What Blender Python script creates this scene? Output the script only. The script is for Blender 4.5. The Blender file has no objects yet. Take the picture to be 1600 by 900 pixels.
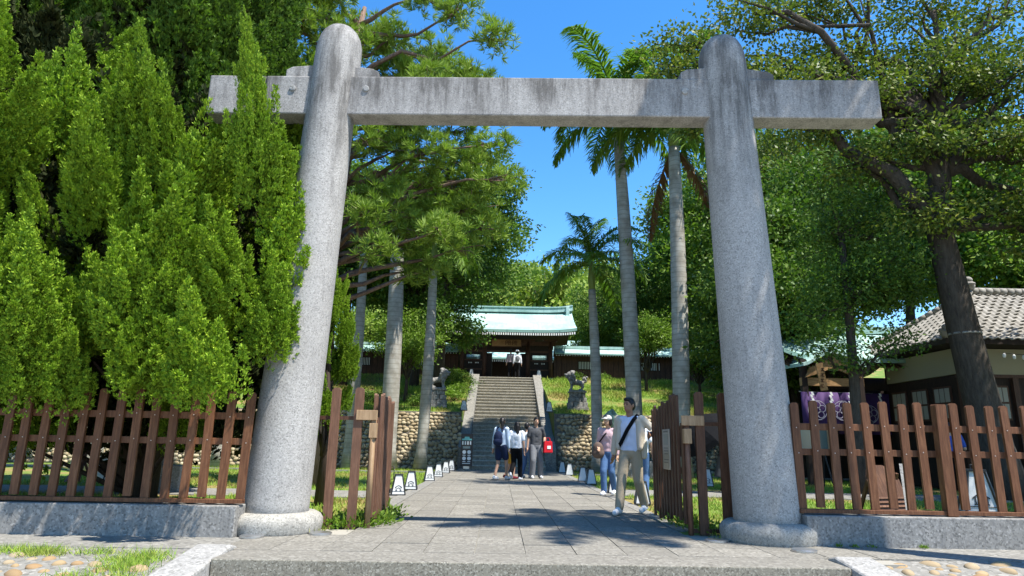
import bpy, math, random
import numpy as np
from mathutils import Vector, Matrix, Euler
R_ = math.radians
random.seed(7); np.random.seed(7)
scn = bpy.context.scene
COL = scn.collection

# ------------------------------------------------------------------ camera, sky, sun, exposure
cam_d = bpy.data.cameras.new('camera'); cam = bpy.data.objects.new('camera', cam_d); COL.objects.link(cam)
cam_d.sensor_width = 36.0; cam_d.lens = 36.0 * 1030 / 1600; cam_d.clip_start = 0.05; cam_d.clip_end = 3000
pitch, yaw, roll = math.atan(243 / 1030), 0.0155, 0.018
fw = Vector((math.sin(yaw) * math.cos(pitch), math.cos(yaw) * math.cos(pitch), math.sin(pitch)))
r0 = fw.cross(Vector((0, 0, 1))).normalized(); u0 = r0.cross(fw)
rr = r0 * math.cos(roll) + u0 * math.sin(roll); uu = -r0 * math.sin(roll) + u0 * math.cos(roll)
cam.matrix_world = Matrix(((rr.x, uu.x, -fw.x, 0), (rr.y, uu.y, -fw.y, 0), (rr.z, uu.z, -fw.z, 1.09), (0, 0, 0, 1)))
scn.camera = cam

SUN = Vector((0.40, -0.28, 1.0)).normalized()
world = bpy.data.worlds.new('World'); scn.world = world; world.use_nodes = True
nt = world.node_tree; nt.nodes.clear()
sky = nt.nodes.new('ShaderNodeTexSky'); sky.sky_type = 'NISHITA'; sky.sun_disc = False
sky.sun_elevation = math.asin(SUN.z); sky.sun_rotation = math.atan2(SUN.x, SUN.y)
sky.altitude = 200; sky.air_density = 1.0; sky.dust_density = 0.15; sky.ozone_density = 3.0
hs = nt.nodes.new('ShaderNodeHueSaturation'); hs.inputs['Saturation'].default_value = 1.30; hs.inputs['Value'].default_value = 1.0
bg = nt.nodes.new('ShaderNodeBackground'); bg.inputs['Strength'].default_value = 0.15
wo = nt.nodes.new('ShaderNodeOutputWorld')
nt.links.new(sky.outputs[0], hs.inputs['Color']); nt.links.new(hs.outputs[0], bg.inputs[0]); nt.links.new(bg.outputs[0], wo.inputs[0])
sun_d = bpy.data.lights.new('sun', 'SUN'); sun_d.energy = 5.0; sun_d.angle = R_(0.53); sun_d.color = (1.0, 0.955, 0.88)
sun = bpy.data.objects.new('sun', sun_d); COL.objects.link(sun)
sun.rotation_euler = SUN.to_track_quat('Z', 'Y').to_euler(); sun.location = (20, -14, 50)
scn.view_settings.view_transform = 'Standard'; scn.view_settings.look = 'None'
scn.view_settings.gamma = 1.0; scn.view_settings.exposure = 1.1
scn.cycles.max_bounces = 6; scn.cycles.diffuse_bounces = 3; scn.cycles.glossy_bounces = 2
scn.cycles.transmission_bounces = 4; scn.cycles.transparent_max_bounces = 8
scn.cycles.use_denoising = True; scn.cycles.sample_clamp_indirect = 6.0

# ------------------------------------------------------------------ helpers
def tag(o, label=None, cat=None, group=None, kind=None):
    if label: o['label'] = label
    if cat: o['category'] = cat
    if group: o['group'] = group
    if kind: o['kind'] = kind
    return o
def empty(name, loc=(0, 0, 0), rz=0.0, label=None, cat=None, group=None):
    o = bpy.data.objects.new(name, None); COL.objects.link(o); o.empty_display_size = .2
    o.location = loc; o.rotation_euler = (0, 0, rz)
    return tag(o, label, cat, group)
def link(name, me, parent=None, loc=(0, 0, 0), rot=(0, 0, 0), scale=(1, 1, 1)):
    o = bpy.data.objects.new(name, me); COL.objects.link(o)
    o.parent = parent; o.location = loc; o.rotation_euler = rot; o.scale = scale
    return o
def copy_tree(o, parent=None):
    c = o.copy(); COL.objects.link(c); c.parent = parent
    for ch in o.children: copy_tree(ch, c)
    return c

class MB:
    def __init__(s): s.v = []; s.f = []; s.m = []
    def add(s, vs, fs, mi=0):
        b = len(s.v); s.v += [tuple(p) for p in vs]; s.f += [tuple(i + b for i in q) for q in fs]; s.m += [mi] * len(fs); return s
    def box(s, c, d, rot=None, mi=0, taper=(1, 1)):
        x, y, z = d[0] / 2, d[1] / 2, d[2] / 2; tx, ty = taper
        p = [Vector(q) for q in ((-x, -y, -z), (x, -y, -z), (x, y, -z), (-x, y, -z), (-x * tx, -y * ty, z), (x * tx, -y * ty, z), (x * tx, y * ty, z), (-x * tx, y * ty, z))]
        if rot is not None:
            M = rot if isinstance(rot, Matrix) else Euler(rot).to_matrix()
            p = [M @ q for q in p]
        c = Vector(c)
        return s.add([q + c for q in p], [(3, 2, 1, 0), (4, 5, 6, 7), (0, 1, 5, 4), (1, 2, 6, 5), (2, 3, 7, 6), (3, 0, 4, 7)], mi)
    def bx(s, x0, x1, y0, y1, z0, z1, mi=0):
        return s.box(((x0 + x1) / 2, (y0 + y1) / 2, (z0 + z1) / 2), (x1 - x0, y1 - y0, z1 - z0), None, mi)
    def bar(s, a, b, w, h, mi=0, up=(0, 0, 1)):
        a = Vector(a); b = Vector(b); d = (b - a); L = d.length; d.normalize()
        sd = d.cross(Vector(up)); sd = sd.normalized() if sd.length > 1e-4 else Vector((1, 0, 0)); u = sd.cross(d)
        M = Matrix((sd, d, u)).transposed()
        return s.box((a + b) / 2, (w, L, h), M, mi)
    def tube(s, pts, rad, n=8, mi=0, cap=True):
        pts = [Vector(p) for p in pts]
        if not hasattr(rad, '__len__'): rad = [rad] * len(pts)
        vs = []; t0 = (pts[1] - pts[0]).normalized(); sd = t0.orthogonal().normalized()
        for i, p in enumerate(pts):
            t = (pts[min(i + 1, len(pts) - 1)] - pts[max(i - 1, 0)]).normalized()
            sd = (sd - t * sd.dot(t)).normalized(); u = t.cross(sd)
            for k in range(n):
                a = 2 * math.pi * k / n; vs.append(p + (sd * math.cos(a) + u * math.sin(a)) * rad[i])
        fs = [(i * n + k, i * n + (k + 1) % n, (i + 1) * n + (k + 1) % n, (i + 1) * n + k) for i in range(len(pts) - 1) for k in range(n)]
        if cap: fs += [tuple(range(n - 1, -1, -1)), tuple((len(pts) - 1) * n + k for k in range(n))]
        return s.add(vs, fs, mi)
    def lathe(s, prof, n=16, c=(0, 0, 0), mi=0, cap=True):
        vs = [(c[0] + r * math.cos(2 * math.pi * k / n), c[1] + r * math.sin(2 * math.pi * k / n), c[2] + z) for r, z in prof for k in range(n)]
        fs = [(i * n + k, i * n + (k + 1) % n, (i + 1) * n + (k + 1) % n, (i + 1) * n + k) for i in range(len(prof) - 1) for k in range(n)]
        if cap: fs += [tuple(range(n - 1, -1, -1)), tuple((len(prof) - 1) * n + k for k in range(n))]
        return s.add(vs, fs, mi)
    def ell(s, c, r, rot=None, nu=12, nv=8, mi=0):
        M = Euler(rot).to_matrix() if rot is not None else Matrix.Identity(3); c = Vector(c)
        vs = [c + M @ Vector((0, 0, -r[2]))]
        for j in range(1, nv):
            a = -math.pi / 2 + math.pi * j / nv
            for i in range(nu):
                b = 2 * math.pi * i / nu; vs.append(c + M @ Vector((r[0] * math.cos(a) * math.cos(b), r[1] * math.cos(a) * math.sin(b), r[2] * math.sin(a))))
        vs.append(c + M @ Vector((0, 0, r[2]))); T = len(vs) - 1
        fs = [(0, 1 + (i + 1) % nu, 1 + i) for i in range(nu)]
        fs += [(1 + j * nu + i, 1 + j * nu + (i + 1) % nu, 1 + (j + 1) * nu + (i + 1) % nu, 1 + (j + 1) * nu + i) for j in range(nv - 2) for i in range(nu)]
        fs += [(1 + (nv - 2) * nu + i, 1 + (nv - 2) * nu + (i + 1) % nu, T) for i in range(nu)]
        return s.add(vs, fs, mi)
    def cap(s, a, b, ra, rb, n=10, mi=0):           # tapered capsule
        a = Vector(a); b = Vector(b); d = b - a; L = d.length
        d = d / L if L > 1e-6 else Vector((0, 0, 1))
        pr = [(ra * math.cos(t), -ra * math.sin(t)) for t in (1.5, 1.0, .5, 0)] + [(rb * math.cos(t), L + rb * math.sin(t)) for t in (0, .5, 1.0, 1.5)]
        sd = d.orthogonal().normalized(); u = d.cross(sd)
        vs = [a + d * z + (sd * math.cos(2 * math.pi * k / n) + u * math.sin(2 * math.pi * k / n)) * r for r, z in pr for k in range(n)]
        m = len(pr)
        fs = [(i * n + k, i * n + (k + 1) % n, (i + 1) * n + (k + 1) % n, (i + 1) * n + k) for i in range(m - 1) for k in range(n)]
        fs += [tuple(range(n - 1, -1, -1)), tuple((m - 1) * n + k for k in range(n))]
        return s.add(vs, fs, mi)
    def prism(s, poly, y0, y1, mi=0, axis='y'):      # polygon in (x,z) extruded along y ; axis 'z': polygon in (x,y); 'x': polygon (y,z)
        n = len(poly)
        mk = {'y': lambda p, t: (p[0], t, p[1]), 'z': lambda p, t: (p[0], p[1], t), 'x': lambda p, t: (t, p[0], p[1])}[axis]
        vs = [mk(p, y0) for p in poly] + [mk(p, y1) for p in poly]
        fs = [tuple(range(n)), tuple(range(2 * n - 1, n - 1, -1))] + [(i, i + n, (i + 1) % n + n, (i + 1) % n) for i in range(n)]
        return s.add(vs, fs, mi)
    def mesh(s, name, mats, smooth=False, recalc=True):
        me = bpy.data.meshes.new(name); me.from_pydata([tuple(p) for p in s.v], [], s.f)
        if not isinstance(mats, (list, tuple)): mats = [mats]
        for m in mats: me.materials.append(m)
        if len(mats) > 1: me.polygons.foreach_set('material_index', s.m)
        if recalc:
            import bmesh
            b = bmesh.new(); b.from_mesh(me); bmesh.ops.recalc_face_normals(b, faces=b.faces); b.to_mesh(me); b.free()
        if smooth: me.polygons.foreach_set('use_smooth', [True] * len(me.polygons))
        me.update(); return me
    def build(s, name, mats, parent=None, smooth=False, bevel=0, loc=(0, 0, 0), rot=(0, 0, 0), seg=2):
        me = s.mesh(name, mats, smooth); o = link(name, me, parent, loc, rot)
        if bevel:
            b = o.modifiers.new('bevel', 'BEVEL'); b.width = bevel; b.segments = seg; b.limit_method = 'ANGLE'; b.angle_limit = R_(40)
        return o
def np_mesh(name, V, nper, mat, idx=None, smooth=False):
    """V (N,k,3): N polygons of k corners each"""
    N, k, _ = V.shape
    me = bpy.data.meshes.new(name); me.vertices.add(N * k); me.vertices.foreach_set('co', V.reshape(-1).astype(np.float32))
    me.loops.add(N * k); me.loops.foreach_set('vertex_index', np.arange(N * k, dtype=np.int32))
    me.polygons.add(N); me.polygons.foreach_set('loop_start', np.arange(0, N * k, k, dtype=np.int32))
    me.materials.append(mat); me.update(calc_edges=True); return me
def nrm(a): return a / np.maximum(np.linalg.norm(a, axis=-1, keepdims=True), 1e-9)
TMP = bpy.data.scenes.new('work')
def remesh(mb, name, mats, vox, parent=None, smooth_it=4, fac=.5, loc=(0, 0, 0), rot=(0, 0, 0)):
    me = mb.mesh(name + '_raw', mats, recalc=False); o = bpy.data.objects.new(name, me); TMP.collection.objects.link(o)
    m = o.modifiers.new('r', 'REMESH'); m.mode = 'VOXEL'; m.voxel_size = vox; m.use_smooth_shade = True
    if smooth_it:
        k = o.modifiers.new('s', 'SMOOTH'); k.iterations = smooth_it; k.factor = fac
    with bpy.context.temp_override(scene=TMP, view_layer=TMP.view_layers[0]):
        dg = bpy.context.evaluated_depsgraph_get(); dg.update()
    new = bpy.data.meshes.new_from_object(o.evaluated_get(dg)); new.name = name
    o.modifiers.clear(); o.data = new; bpy.data.meshes.remove(me); TMP.collection.objects.unlink(o); COL.objects.link(o)
    new.polygons.foreach_set('use_smooth', [True] * len(new.polygons))
    o.parent = parent; o.location = loc; o.rotation_euler = rot
    return o

# ------------------------------------------------------------------ materials
def mat(name, col=(.5, .5, .5), rough=.8, metal=0.0, spec=.3):
    m = bpy.data.materials.new(name); m.use_nodes = True; b = m.node_tree.nodes['Principled BSDF']
    b.inputs['Base Color'].default_value = (*col, 1); b.inputs['Roughness'].default_value = rough; b.inputs['Metallic'].default_value = metal
    b.inputs['Specular IOR Level'].default_value = spec
    return m
class NG:
    def __init__(s, m): s.m = m; s.t = m.node_tree; s.b = s.t.nodes['Principled BSDF']
    def n(s, ty, **kw):
        o = s.t.nodes.new(ty)
        for k, v in kw.items():
            if k.startswith('i_'):
                key = k[2:]; key = int(key) if key.isdigit() else key.replace('_', ' ')
                o.inputs[key].default_value = v
            else: setattr(o, k, v)
        return o
    def l(s, a, b): s.t.links.new(a, b)
    def coord(s, which='Object', scale=(1, 1, 1), rot=(0, 0, 0)):
        c = s.n('ShaderNodeTexCoord'); mp = s.n('ShaderNodeMapping'); mp.inputs['Scale'].default_value = scale; mp.inputs['Rotation'].default_value = rot
        if which == 'World':
            g = s.n('ShaderNodeNewGeometry'); s.l(g.outputs['Position'], mp.inputs[0])
        else: s.l(c.outputs[which], mp.inputs[0])
        return mp.outputs[0]
    def noise(s, vec, scale, detail=4, rough=.55):
        o = s.n('ShaderNodeTexNoise'); o.inputs['Scale'].default_value = scale; o.inputs['Detail'].default_value = detail; o.inputs['Roughness'].default_value = rough
        s.l(vec, o.inputs['Vector']); return o.outputs['Fac']
    def vor(s, vec, scale, feat='F1', out='Distance'):
        o = s.n('ShaderNodeTexVoronoi'); o.feature = feat; o.inputs['Scale'].default_value = scale; s.l(vec, o.inputs['Vector']); return o.outputs[out]
    def ramp(s, fac, stops, interp='LINEAR'):
        o = s.n('ShaderNodeValToRGB'); o.color_ramp.interpolation = interp; e = o.color_ramp.elements
        while len(e) < len(stops): e.new(.5)
        for q, (p, c) in zip(e, stops): q.position = p; q.color = (*c, 1) if len(c) == 3 else c
        s.l(fac, o.inputs[0]); return o.outputs[0]
    def mix(s, fac, a, b, mode='MIX'):
        o = s.n('ShaderNodeMix'); o.data_type = 'RGBA'; o.blend_type = mode
        for v, i in ((fac, 0), (a, 6), (b, 7)):
            if hasattr(v, 'is_linked'): s.l(v, o.inputs[i])
            else: o.inputs[i].default_value = v if i == 0 else (*v, 1)
        return o.outputs[2]
    def math(s, op, a, b=0.5):
        o = s.n('ShaderNodeMath', operation=op)
        for v, i in ((a, 0), (b, 1)):
            if hasattr(v, 'is_linked'): s.l(v, o.inputs[i])
            else: o.inputs[i].default_value = v
        return o.outputs[0]
    def col(s, c): s.l(c, s.b.inputs['Base Color'])
    def bump(s, h, strength=.4, dist=.02):
        o = s.n('ShaderNodeBump'); o.inputs['Strength'].default_value = strength; o.inputs['Distance'].default_value = dist
        s.l(h, o.inputs['Height']); s.l(o.outputs[0], s.b.inputs['Normal'])
    def objrand(s): return s.n('ShaderNodeObjectInfo').outputs['Random']
    def island(s): return s.n('ShaderNodeNewGeometry').outputs['Random Per Island']

def m_granite(name, c0, c1, c2, streak=0.0, scale=70, rnd=0.12, dark=(.10, .098, .095), topdark=None, streakscale=1.0):
    m = mat(name, c1, .85, spec=.25); g = NG(m); w = g.coord('World')
    v1 = g.vor(w, scale, out='Color'); sx = g.n('ShaderNodeSeparateColor'); g.l(v1, sx.inputs[0])
    c = g.ramp(sx.outputs[0], [(0, c0), (.35, c1), (.75, c1), (1, c2)])
    big = g.noise(w, .9, 6, .65); c = g.mix(g.ramp(big, [(.35, (0, 0, 0)), (.75, (.45, .45, .45))]), c, tuple(x * .62 for x in c1))
    if rnd:
        c = g.mix(g.math('MULTIPLY', g.objrand(), rnd * 2), c, tuple(x * .55 for x in c1))
    if streak:
        st = g.coord('World', (5.5 * streakscale, 5.5 * streakscale, .30)); s1 = g.math('ADD', g.math('MULTIPLY', g.noise(st, 2.0, 8, .78), .72), g.math('MULTIPLY', g.noise(w, 1.7, 5, .6), .28))
        msk = g.ramp(s1, [(.47, (0, 0, 0)), (.66, (1, 1, 1))])
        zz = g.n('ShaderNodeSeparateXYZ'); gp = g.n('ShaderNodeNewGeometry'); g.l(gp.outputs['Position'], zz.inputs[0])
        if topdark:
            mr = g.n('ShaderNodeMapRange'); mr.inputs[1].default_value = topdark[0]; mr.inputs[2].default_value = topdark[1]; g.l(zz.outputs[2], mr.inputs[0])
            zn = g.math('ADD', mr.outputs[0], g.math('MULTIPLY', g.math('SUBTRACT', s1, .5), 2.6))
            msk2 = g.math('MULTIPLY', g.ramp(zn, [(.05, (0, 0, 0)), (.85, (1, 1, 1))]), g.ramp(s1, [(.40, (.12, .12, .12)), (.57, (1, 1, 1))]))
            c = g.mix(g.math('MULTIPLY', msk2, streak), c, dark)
        else:
            c = g.mix(g.math('MULTIPLY', msk, streak), c, dark)
    g.col(c); g.bump(sx.outputs[1], .25, .004); return m
def m_wood(name, c0, c1, rough=.7, grain=(14, 14, 1.2), rnd=.5, axis_scale=None):
    m = mat(name, c0, rough, spec=.25); g = NG(m); w = g.coord('Object', grain)
    off = g.n('ShaderNodeVectorMath', operation='ADD'); g.l(w, off.inputs[0])
    cb = g.n('ShaderNodeCombineXYZ'); r = g.objrand(); g.l(g.math('MULTIPLY', r, 37.0), cb.inputs[0]); g.l(g.math('MULTIPLY', r, 11.0), cb.inputs[2]); g.l(cb.outputs[0], off.inputs[1])
    n1 = g.noise(off.outputs[0], 3.0, 8, .75); c = g.ramp(n1, [(.32, tuple(x * .7 for x in c0)), (.45, c0), (.62, c1), (.75, tuple(x * 1.25 for x in c1))])
    n2 = g.noise(g.coord('Object', (1, 1, 1)), 2.3, 3)
    c = g.mix(g.math('MULTIPLY', g.ramp(n2, [(.4, (0, 0, 0)), (.7, (1, 1, 1))]), .35), c, tuple(x * .55 for x in c0))
    c = g.mix(g.math('MULTIPLY', r, rnd), c, tuple(x * .6 for x in c0))
    g.col(c); g.bump(n1, .3, .004); return m
def m_leaf(name, c0, c1, c2, trans=.28, rough=.5, spec=.25, wscale=.35):
    m = mat(name, c1, rough, spec=spec); g = NG(m)
    r = g.island(); c = g.ramp(r, [(0, c0), (.45, c1), (1, c2)])
    w = g.noise(g.coord('World'), wscale, 2)
    c = g.mix(g.math('MULTIPLY', g.ramp(w, [(.38, (0, 0, 0)), (.66, (1, 1, 1))]), .45), c, c0)
    c = g.mix(g.math('MULTIPLY', g.objrand(), .55), c, tuple(x * .6 for x in c1))
    g.col(c)
    tr = g.n('ShaderNodeBsdfTranslucent'); g.l(g.mix(1.0, c, (1.0, 1.25, .55), 'MULTIPLY'), tr.inputs[0])
    mx = g.n('ShaderNodeMixShader'); mx.inputs[0].default_value = trans
    g.l(g.b.outputs[0], mx.inputs[1]); g.l(tr.outputs[0], mx.inputs[2]); out = g.t.nodes['Material Output']; g.l(mx.outputs[0], out.inputs[0])
    return m
def m_bark(name, c0, c1, sc=(6, 6, 1.4), bump=.8):
    m = mat(name, c0, .9, spec=.15); g = NG(m); n = g.noise(g.coord('Object', sc), 2.2, 7, .7)
    g.col(g.ramp(n, [(.3, c0), (.72, c1)])); g.bump(n, bump, .05); return m

M = {}
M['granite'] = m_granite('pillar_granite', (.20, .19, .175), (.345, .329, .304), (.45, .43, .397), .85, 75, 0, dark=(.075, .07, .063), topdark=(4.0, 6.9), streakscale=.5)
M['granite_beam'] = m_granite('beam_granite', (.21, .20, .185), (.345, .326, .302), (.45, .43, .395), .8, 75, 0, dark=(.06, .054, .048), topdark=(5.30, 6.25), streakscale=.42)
M['granite_base'] = m_granite('base_granite', (.17, .16, .135), (.32, .303, .265), (.43, .41, .36), .45, 70, 0)
M['curb'] = m_granite('curb_granite', (.12, .115, .105), (.25, .24, .22), (.37, .355, .33), .7, 48, 0)
M['slab'] = m_granite('washed_aggregate', (.115, .106, .088), (.215, .20, .168), (.33, .31, .268), 0, 38, .22)
M['step_front'] = m_granite('step_aggregate', (.10, .09, .07), (.22, .20, .155), (.37, .345, .28), .25, 75, 0, dark=(.12, .10, .07))
M['cheek'] = m_granite('cheek_granite', (.17, .165, .15), (.30, .29, .27), (.42, .41, .385), .2, 45, 0)
M['mortar'] = mat('pale_mortar', (.29, .27, .225), .95)
M['stair'] = m_granite('stair_concrete', (.20, .18, .14), (.33, .305, .245), (.45, .42, .35), .35, 20, .12)
M['conc'] = m_granite('cement', (.12, .115, .10), (.215, .205, .18), (.32, .305, .27), .35, 26, .05)
M['asphalt'] = m_granite('forecourt_concrete', (.24, .225, .19), (.36, .34, .30), (.46, .44, .40), 0, 40, 0)
M['fence'] = m_wood('fence_wood', (.115, .046, .020), (.205, .092, .043), .62, rnd=.4)
M['gate_wood'] = m_wood('gate_wood', (.15, .075, .045), (.27, .14, .085), .6, rnd=.5)
M['gate_dark'] = m_wood('gate_dark_wood', (.08, .036, .019), (.145, .07, .038), .55, rnd=.4)
M['gate_pale'] = m_wood('gate_pale_wood', (.30, .19, .10), (.42, .28, .16), .6, rnd=.2)
M['temple_wood'] = m_wood('temple_wood', (.065, .032, .021), (.125, .062, .040), .6, rnd=.3)
M['temple_dark'] = m_wood('temple_dark_wood', (.022, .014, .011), (.045, .028, .02), .7, rnd=.3)
M['board'] = m_wood('board_wood', (.32, .18, .075), (.50, .31, .15), .55, grain=(1.2, 14, 14), rnd=.1)
M['white'] = mat('white_paint', (.78, .78, .76), .6)
M['cream'] = mat('cream_plaster', (.29, .265, .175), .85)
M['black'] = mat('black_paint', (.02, .02, .022), .5)
M['iron'] = mat('dark_iron', (.05, .052, .055), .5, .4)
M['steel'] = mat('steel', (.5, .5, .5), .3, .9)
M['nail'] = mat('nail_head', (.55, .48, .40), .35, .7)
M['yellow'] = mat('yellow_paint', (.75, .50, .03), .5)
M['brownboard'] = mat('brown_board', (.13, .06, .045), .6)
def m_copper():
    m = mat('verdigris_copper', (.4, .6, .55), .55, spec=.35); g = NG(m); w = g.coord('World'); n = g.noise(w, .8, 5); n2 = g.noise(g.coord('World', (6, 1, 1)), 1.2, 4)
    c = g.ramp(n, [(.3, (.24, .40, .355)), (.55, (.38, .55, .50)), (.8, (.50, .64, .59))]); c = g.mix(g.ramp(n2, [(.42, (0, 0, 0)), (.72, (.7, .7, .7))]), c, (.22, .36, .33)); g.col(c)
    g.b.inputs['Roughness'].default_value = .5; return m
M['copper'] = m_copper()
M['copper_dark'] = mat('weathered_copper', (.10, .19, .165), .6)
def m_stone(name, a, b, c):
    m = mat(name, b, .85); g = NG(m); n = g.noise(g.coord('World'), 5, 5); k = g.ramp(g.objrand(), [(0, a), (.5, b), (1, c)]) ; g.col(g.mix(g.ramp(n, [(.35, (0, 0, 0)), (.75, (.6, .6, .6))]), k, tuple(x * .55 for x in b))); g.bump(n, .3, .02); return m
M['cobble'] = m_stone('cobble_stone', (.26, .195, .11), (.365, .295, .18), (.45, .38, .255))
M['cobble_isl'] = None
def m_stone_i():
    m = mat('cobble_stone_mass', (.4, .33, .2), .85); g = NG(m); k = g.ramp(g.island(), [(0, (.28, .215, .125)), (.5, (.41, .34, .215)), (1, (.50, .43, .30))]); n = g.noise(g.coord('World'), 5, 5); g.col(g.mix(g.ramp(n, [(.35, (0, 0, 0)), (.75, (.6, .6, .6))]), k, (.23, .19, .12))); return m
M['cobble_isl'] = m_stone_i()
M['river_stone'] = m_stone('river_stone', (.25, .155, .075), (.33, .235, .125), (.31, .26, .18))
M['wall_mortar'] = m_granite('wall_mortar', (.07, .06, .045), (.12, .105, .08), (.17, .15, .12), 0, 12, 0)
M['statue'] = m_granite('statue_stone', (.13, .125, .11), (.25, .24, .22), (.36, .35, .32), .5, 18, 0, dark=(.07, .068, .06))
M['bronze'] = mat('green_bronze', (.17, .24, .19), .5, .5)
M['tile'] = m_stone('roof_tile', (.23, .215, .185), (.29, .27, .235), (.34, .32, .285))
def m_ground_grass():
    m = mat('lawn_soil', (.1, .14, .03), .95); g = NG(m); w = g.coord('World'); n = g.noise(w, .55, 5, .6); n2 = g.noise(w, 14, 3)
    c = g.ramp(n, [(.30, (.30, .19, .085)), (.44, (.25, .20, .06)), (.52, (.12, .19, .025)), (.8, (.085, .17, .02))]); c = g.mix(g.ramp(n2, [(.35, (0, 0, 0)), (.7, (.5, .5, .5))]), c, (.055, .10, .018)); g.col(c); g.bump(n2, .8, .05); return m
M['lawn'] = m_ground_grass()
def m_grass():
    m = mat('grass_blades', (.12, .22, .03), .6, spec=.2); g = NG(m); c = g.ramp(g.island(), [(0, (.15, .27, .028)), (.6, (.25, .38, .045)), (1, (.40, .42, .09))])
    w = g.noise(g.coord('World'), .55, 5, .6); c = g.mix(g.ramp(w, [(.36, (1, 1, 1)), (.50, (0, 0, 0))]), c, (.30, .27, .08)); g.col(c)
    tr = g.n('ShaderNodeBsdfTranslucent'); g.l(c, tr.inputs[0]); mx = g.n('ShaderNodeMixShader'); mx.inputs[0].default_value = .25
    g.l(g.b.outputs[0], mx.inputs[1]); g.l(tr.outputs[0], mx.inputs[2]); g.l(mx.outputs[0], g.t.nodes['Material Output'].inputs[0]); return m
M['grass'] = m_grass()
def m_palm():
    m = mat('palm_trunk', (.4, .4, .38), .85, spec=.2); g = NG(m); w = g.coord('Object', (1, 1, 1)); wv = g.n('ShaderNodeTexWave'); wv.wave_type = 'BANDS'; wv.bands_direction = 'Z'
    wv.inputs['Scale'].default_value = 1.6; wv.inputs['Distortion'].default_value = 1.5; wv.inputs['Detail'].default_value = 2; g.l(w, wv.inputs[0]); n = g.noise(w, 3, 5)
    c = g.ramp(n, [(.3, (.22, .20, .165)), (.55, (.33, .315, .275)), (.8, (.42, .41, .37))]); c = g.mix(g.ramp(wv.outputs['Fac'], [(.0, (.45, .45, .45)), (.18, (0, 0, 0))]), c, (.16, .145, .12)); g.col(c); g.bump(n, .3, .03); return m
M['palm_trunk'] = m_palm()
M['crownshaft'] = mat('palm_crownshaft', (.17, .23, .06), .45)
M['palm_leaf'] = m_leaf('palm_leaf', (.09, .16, .024), (.15, .26, .036), (.27, .37, .06), .35, .5, .2)
M['palm_dead'] = m_leaf('palm_dead_leaf', (.14, .07, .03), (.20, .11, .05), (.27, .16, .08), .15)
M['juniper'] = m_leaf('juniper_leaf', (.105, .20, .017), (.215, .345, .023), (.38, .51, .036), .15, .6, .12, 1.1)
M['juniper_dark'] = m_leaf('dark_cypress_leaf', (.055, .11, .018), (.10, .18, .022), (.17, .26, .032), .25, .6, .12, .8)
M['juniper_shade'] = m_leaf('shade_dark_juniper_twig', (.020, .026, .010), (.035, .045, .014), (.06, .06, .02), .05, .8, .05, .8)  # bare brown twigs, coloured near black to paint shade between the sprays
M['pine'] = m_leaf('pine_needle', (.14, .22, .03), (.24, .35, .05), (.36, .46, .08), .25, .55, .15, .5)
M['broad'] = m_leaf('broad_leaf', (.05, .105, .017), (.10, .185, .027), (.20, .28, .045), .28, .5, .16, .45)
M['broad_olive'] = m_leaf('olive_leaf', (.06, .095, .018), (.115, .165, .028), (.26, .27, .045), .28, .5, .16, .5)
M['broad_bright'] = m_leaf('bright_leaf', (.10, .18, .024), (.165, .27, .034), (.27, .36, .055), .30, .5, .16, .5)
M['hill'] = m_leaf('hill_leaf', (.14, .21, .035), (.24, .33, .055), (.35, .41, .08), .25, .6, .12, .06)
M['bark'] = m_bark('bark', (.035, .028, .022), (.10, .083, .066))
M['bark_red'] = m_bark('juniper_bark', (.05, .034, .025), (.11, .08, .06), (8, 8, 1))
M['bark_pine'] = m_bark('pine_bark', (.12, .075, .055), (.26, .18, .14))
M['bark_pale'] = m_bark('pale_bark', (.20, .18, .15), (.34, .31, .27))

# ------------------------------------------------------------------ ground, lawns, path, steps
def struct(o): o['kind'] = 'structure'; return o
struct(MB().add([(-700, -300, -.60), (700, -300, -.60), (700, 900, -.60), (-700, 900, -.60)], [(0, 1, 2, 3)]).build('ground', M['asphalt']))
g_ = MB(); g_.bx(-60, -1.83, 8.3, 29.6, -.58, -.03); g_.bx(2.43, 60, 8.3, 29.6, -.58, -.03)
lawn = struct(g_.build('lawn', M['lawn']))
path = struct(MB().bx(-1.80, 2.40, 6.9, 28.1, -.5, -.012).bx(-2.84, -1.81, 6.9, 8.9, -.5, -.012).bx(2.41, 4.05, 6.9, 8.9, -.5, -.012).build('path', M['mortar']))
slab_me = {}
def slab(w, d):
    k = (round(w, 3), round(d, 3))
    if k not in slab_me:
        slab_me[k] = MB().box((0, 0, -.04), (w - .008, d - .008, .08), None, 0, (.998, .998)).mesh('slab', M['slab'])
    return slab_me[k]
cw = 4.18 / 8
y = 7.15; row = 0
while y < 28.0:
    d = .6
    ks = range(-2, 12) if y + d < 8.95 else range(0, 8)
    for k in ks:
        x = -1.79 + (k + .5) * cw
        if k >= 0 and k < 8 or True:
            o = link('slab', slab(cw, d), path, (x, y + d / 2, random.uniform(-.0025, .0025)))
    y += d; row += 1
for sgn, x0, x1 in ((-1, -2.08, -1.81), (1, 2.41, 2.62)):
    struct(MB().bx(x0, x1, 8.95 + (.4 if sgn > 0 else .2), 28.0, -.3, -.004).build('path_edging', M['conc']))
# cross walkway either side
for x0, x1, ya, yb in ((-40, -2.09, 13.9, 15.7), (2.63, 40, 15.6, 17.6)):
    struct(MB().bx(x0, x1, ya, yb, -.3, -.012).build('side_path', M['conc']))
for x0, x1 in ((-40, -2.2), (2.8, 40)):
    struct(MB().bx(x0, x1, 25.4, 25.55, -.3, .03).build('lawn_edging', M['cheek']))
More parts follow.
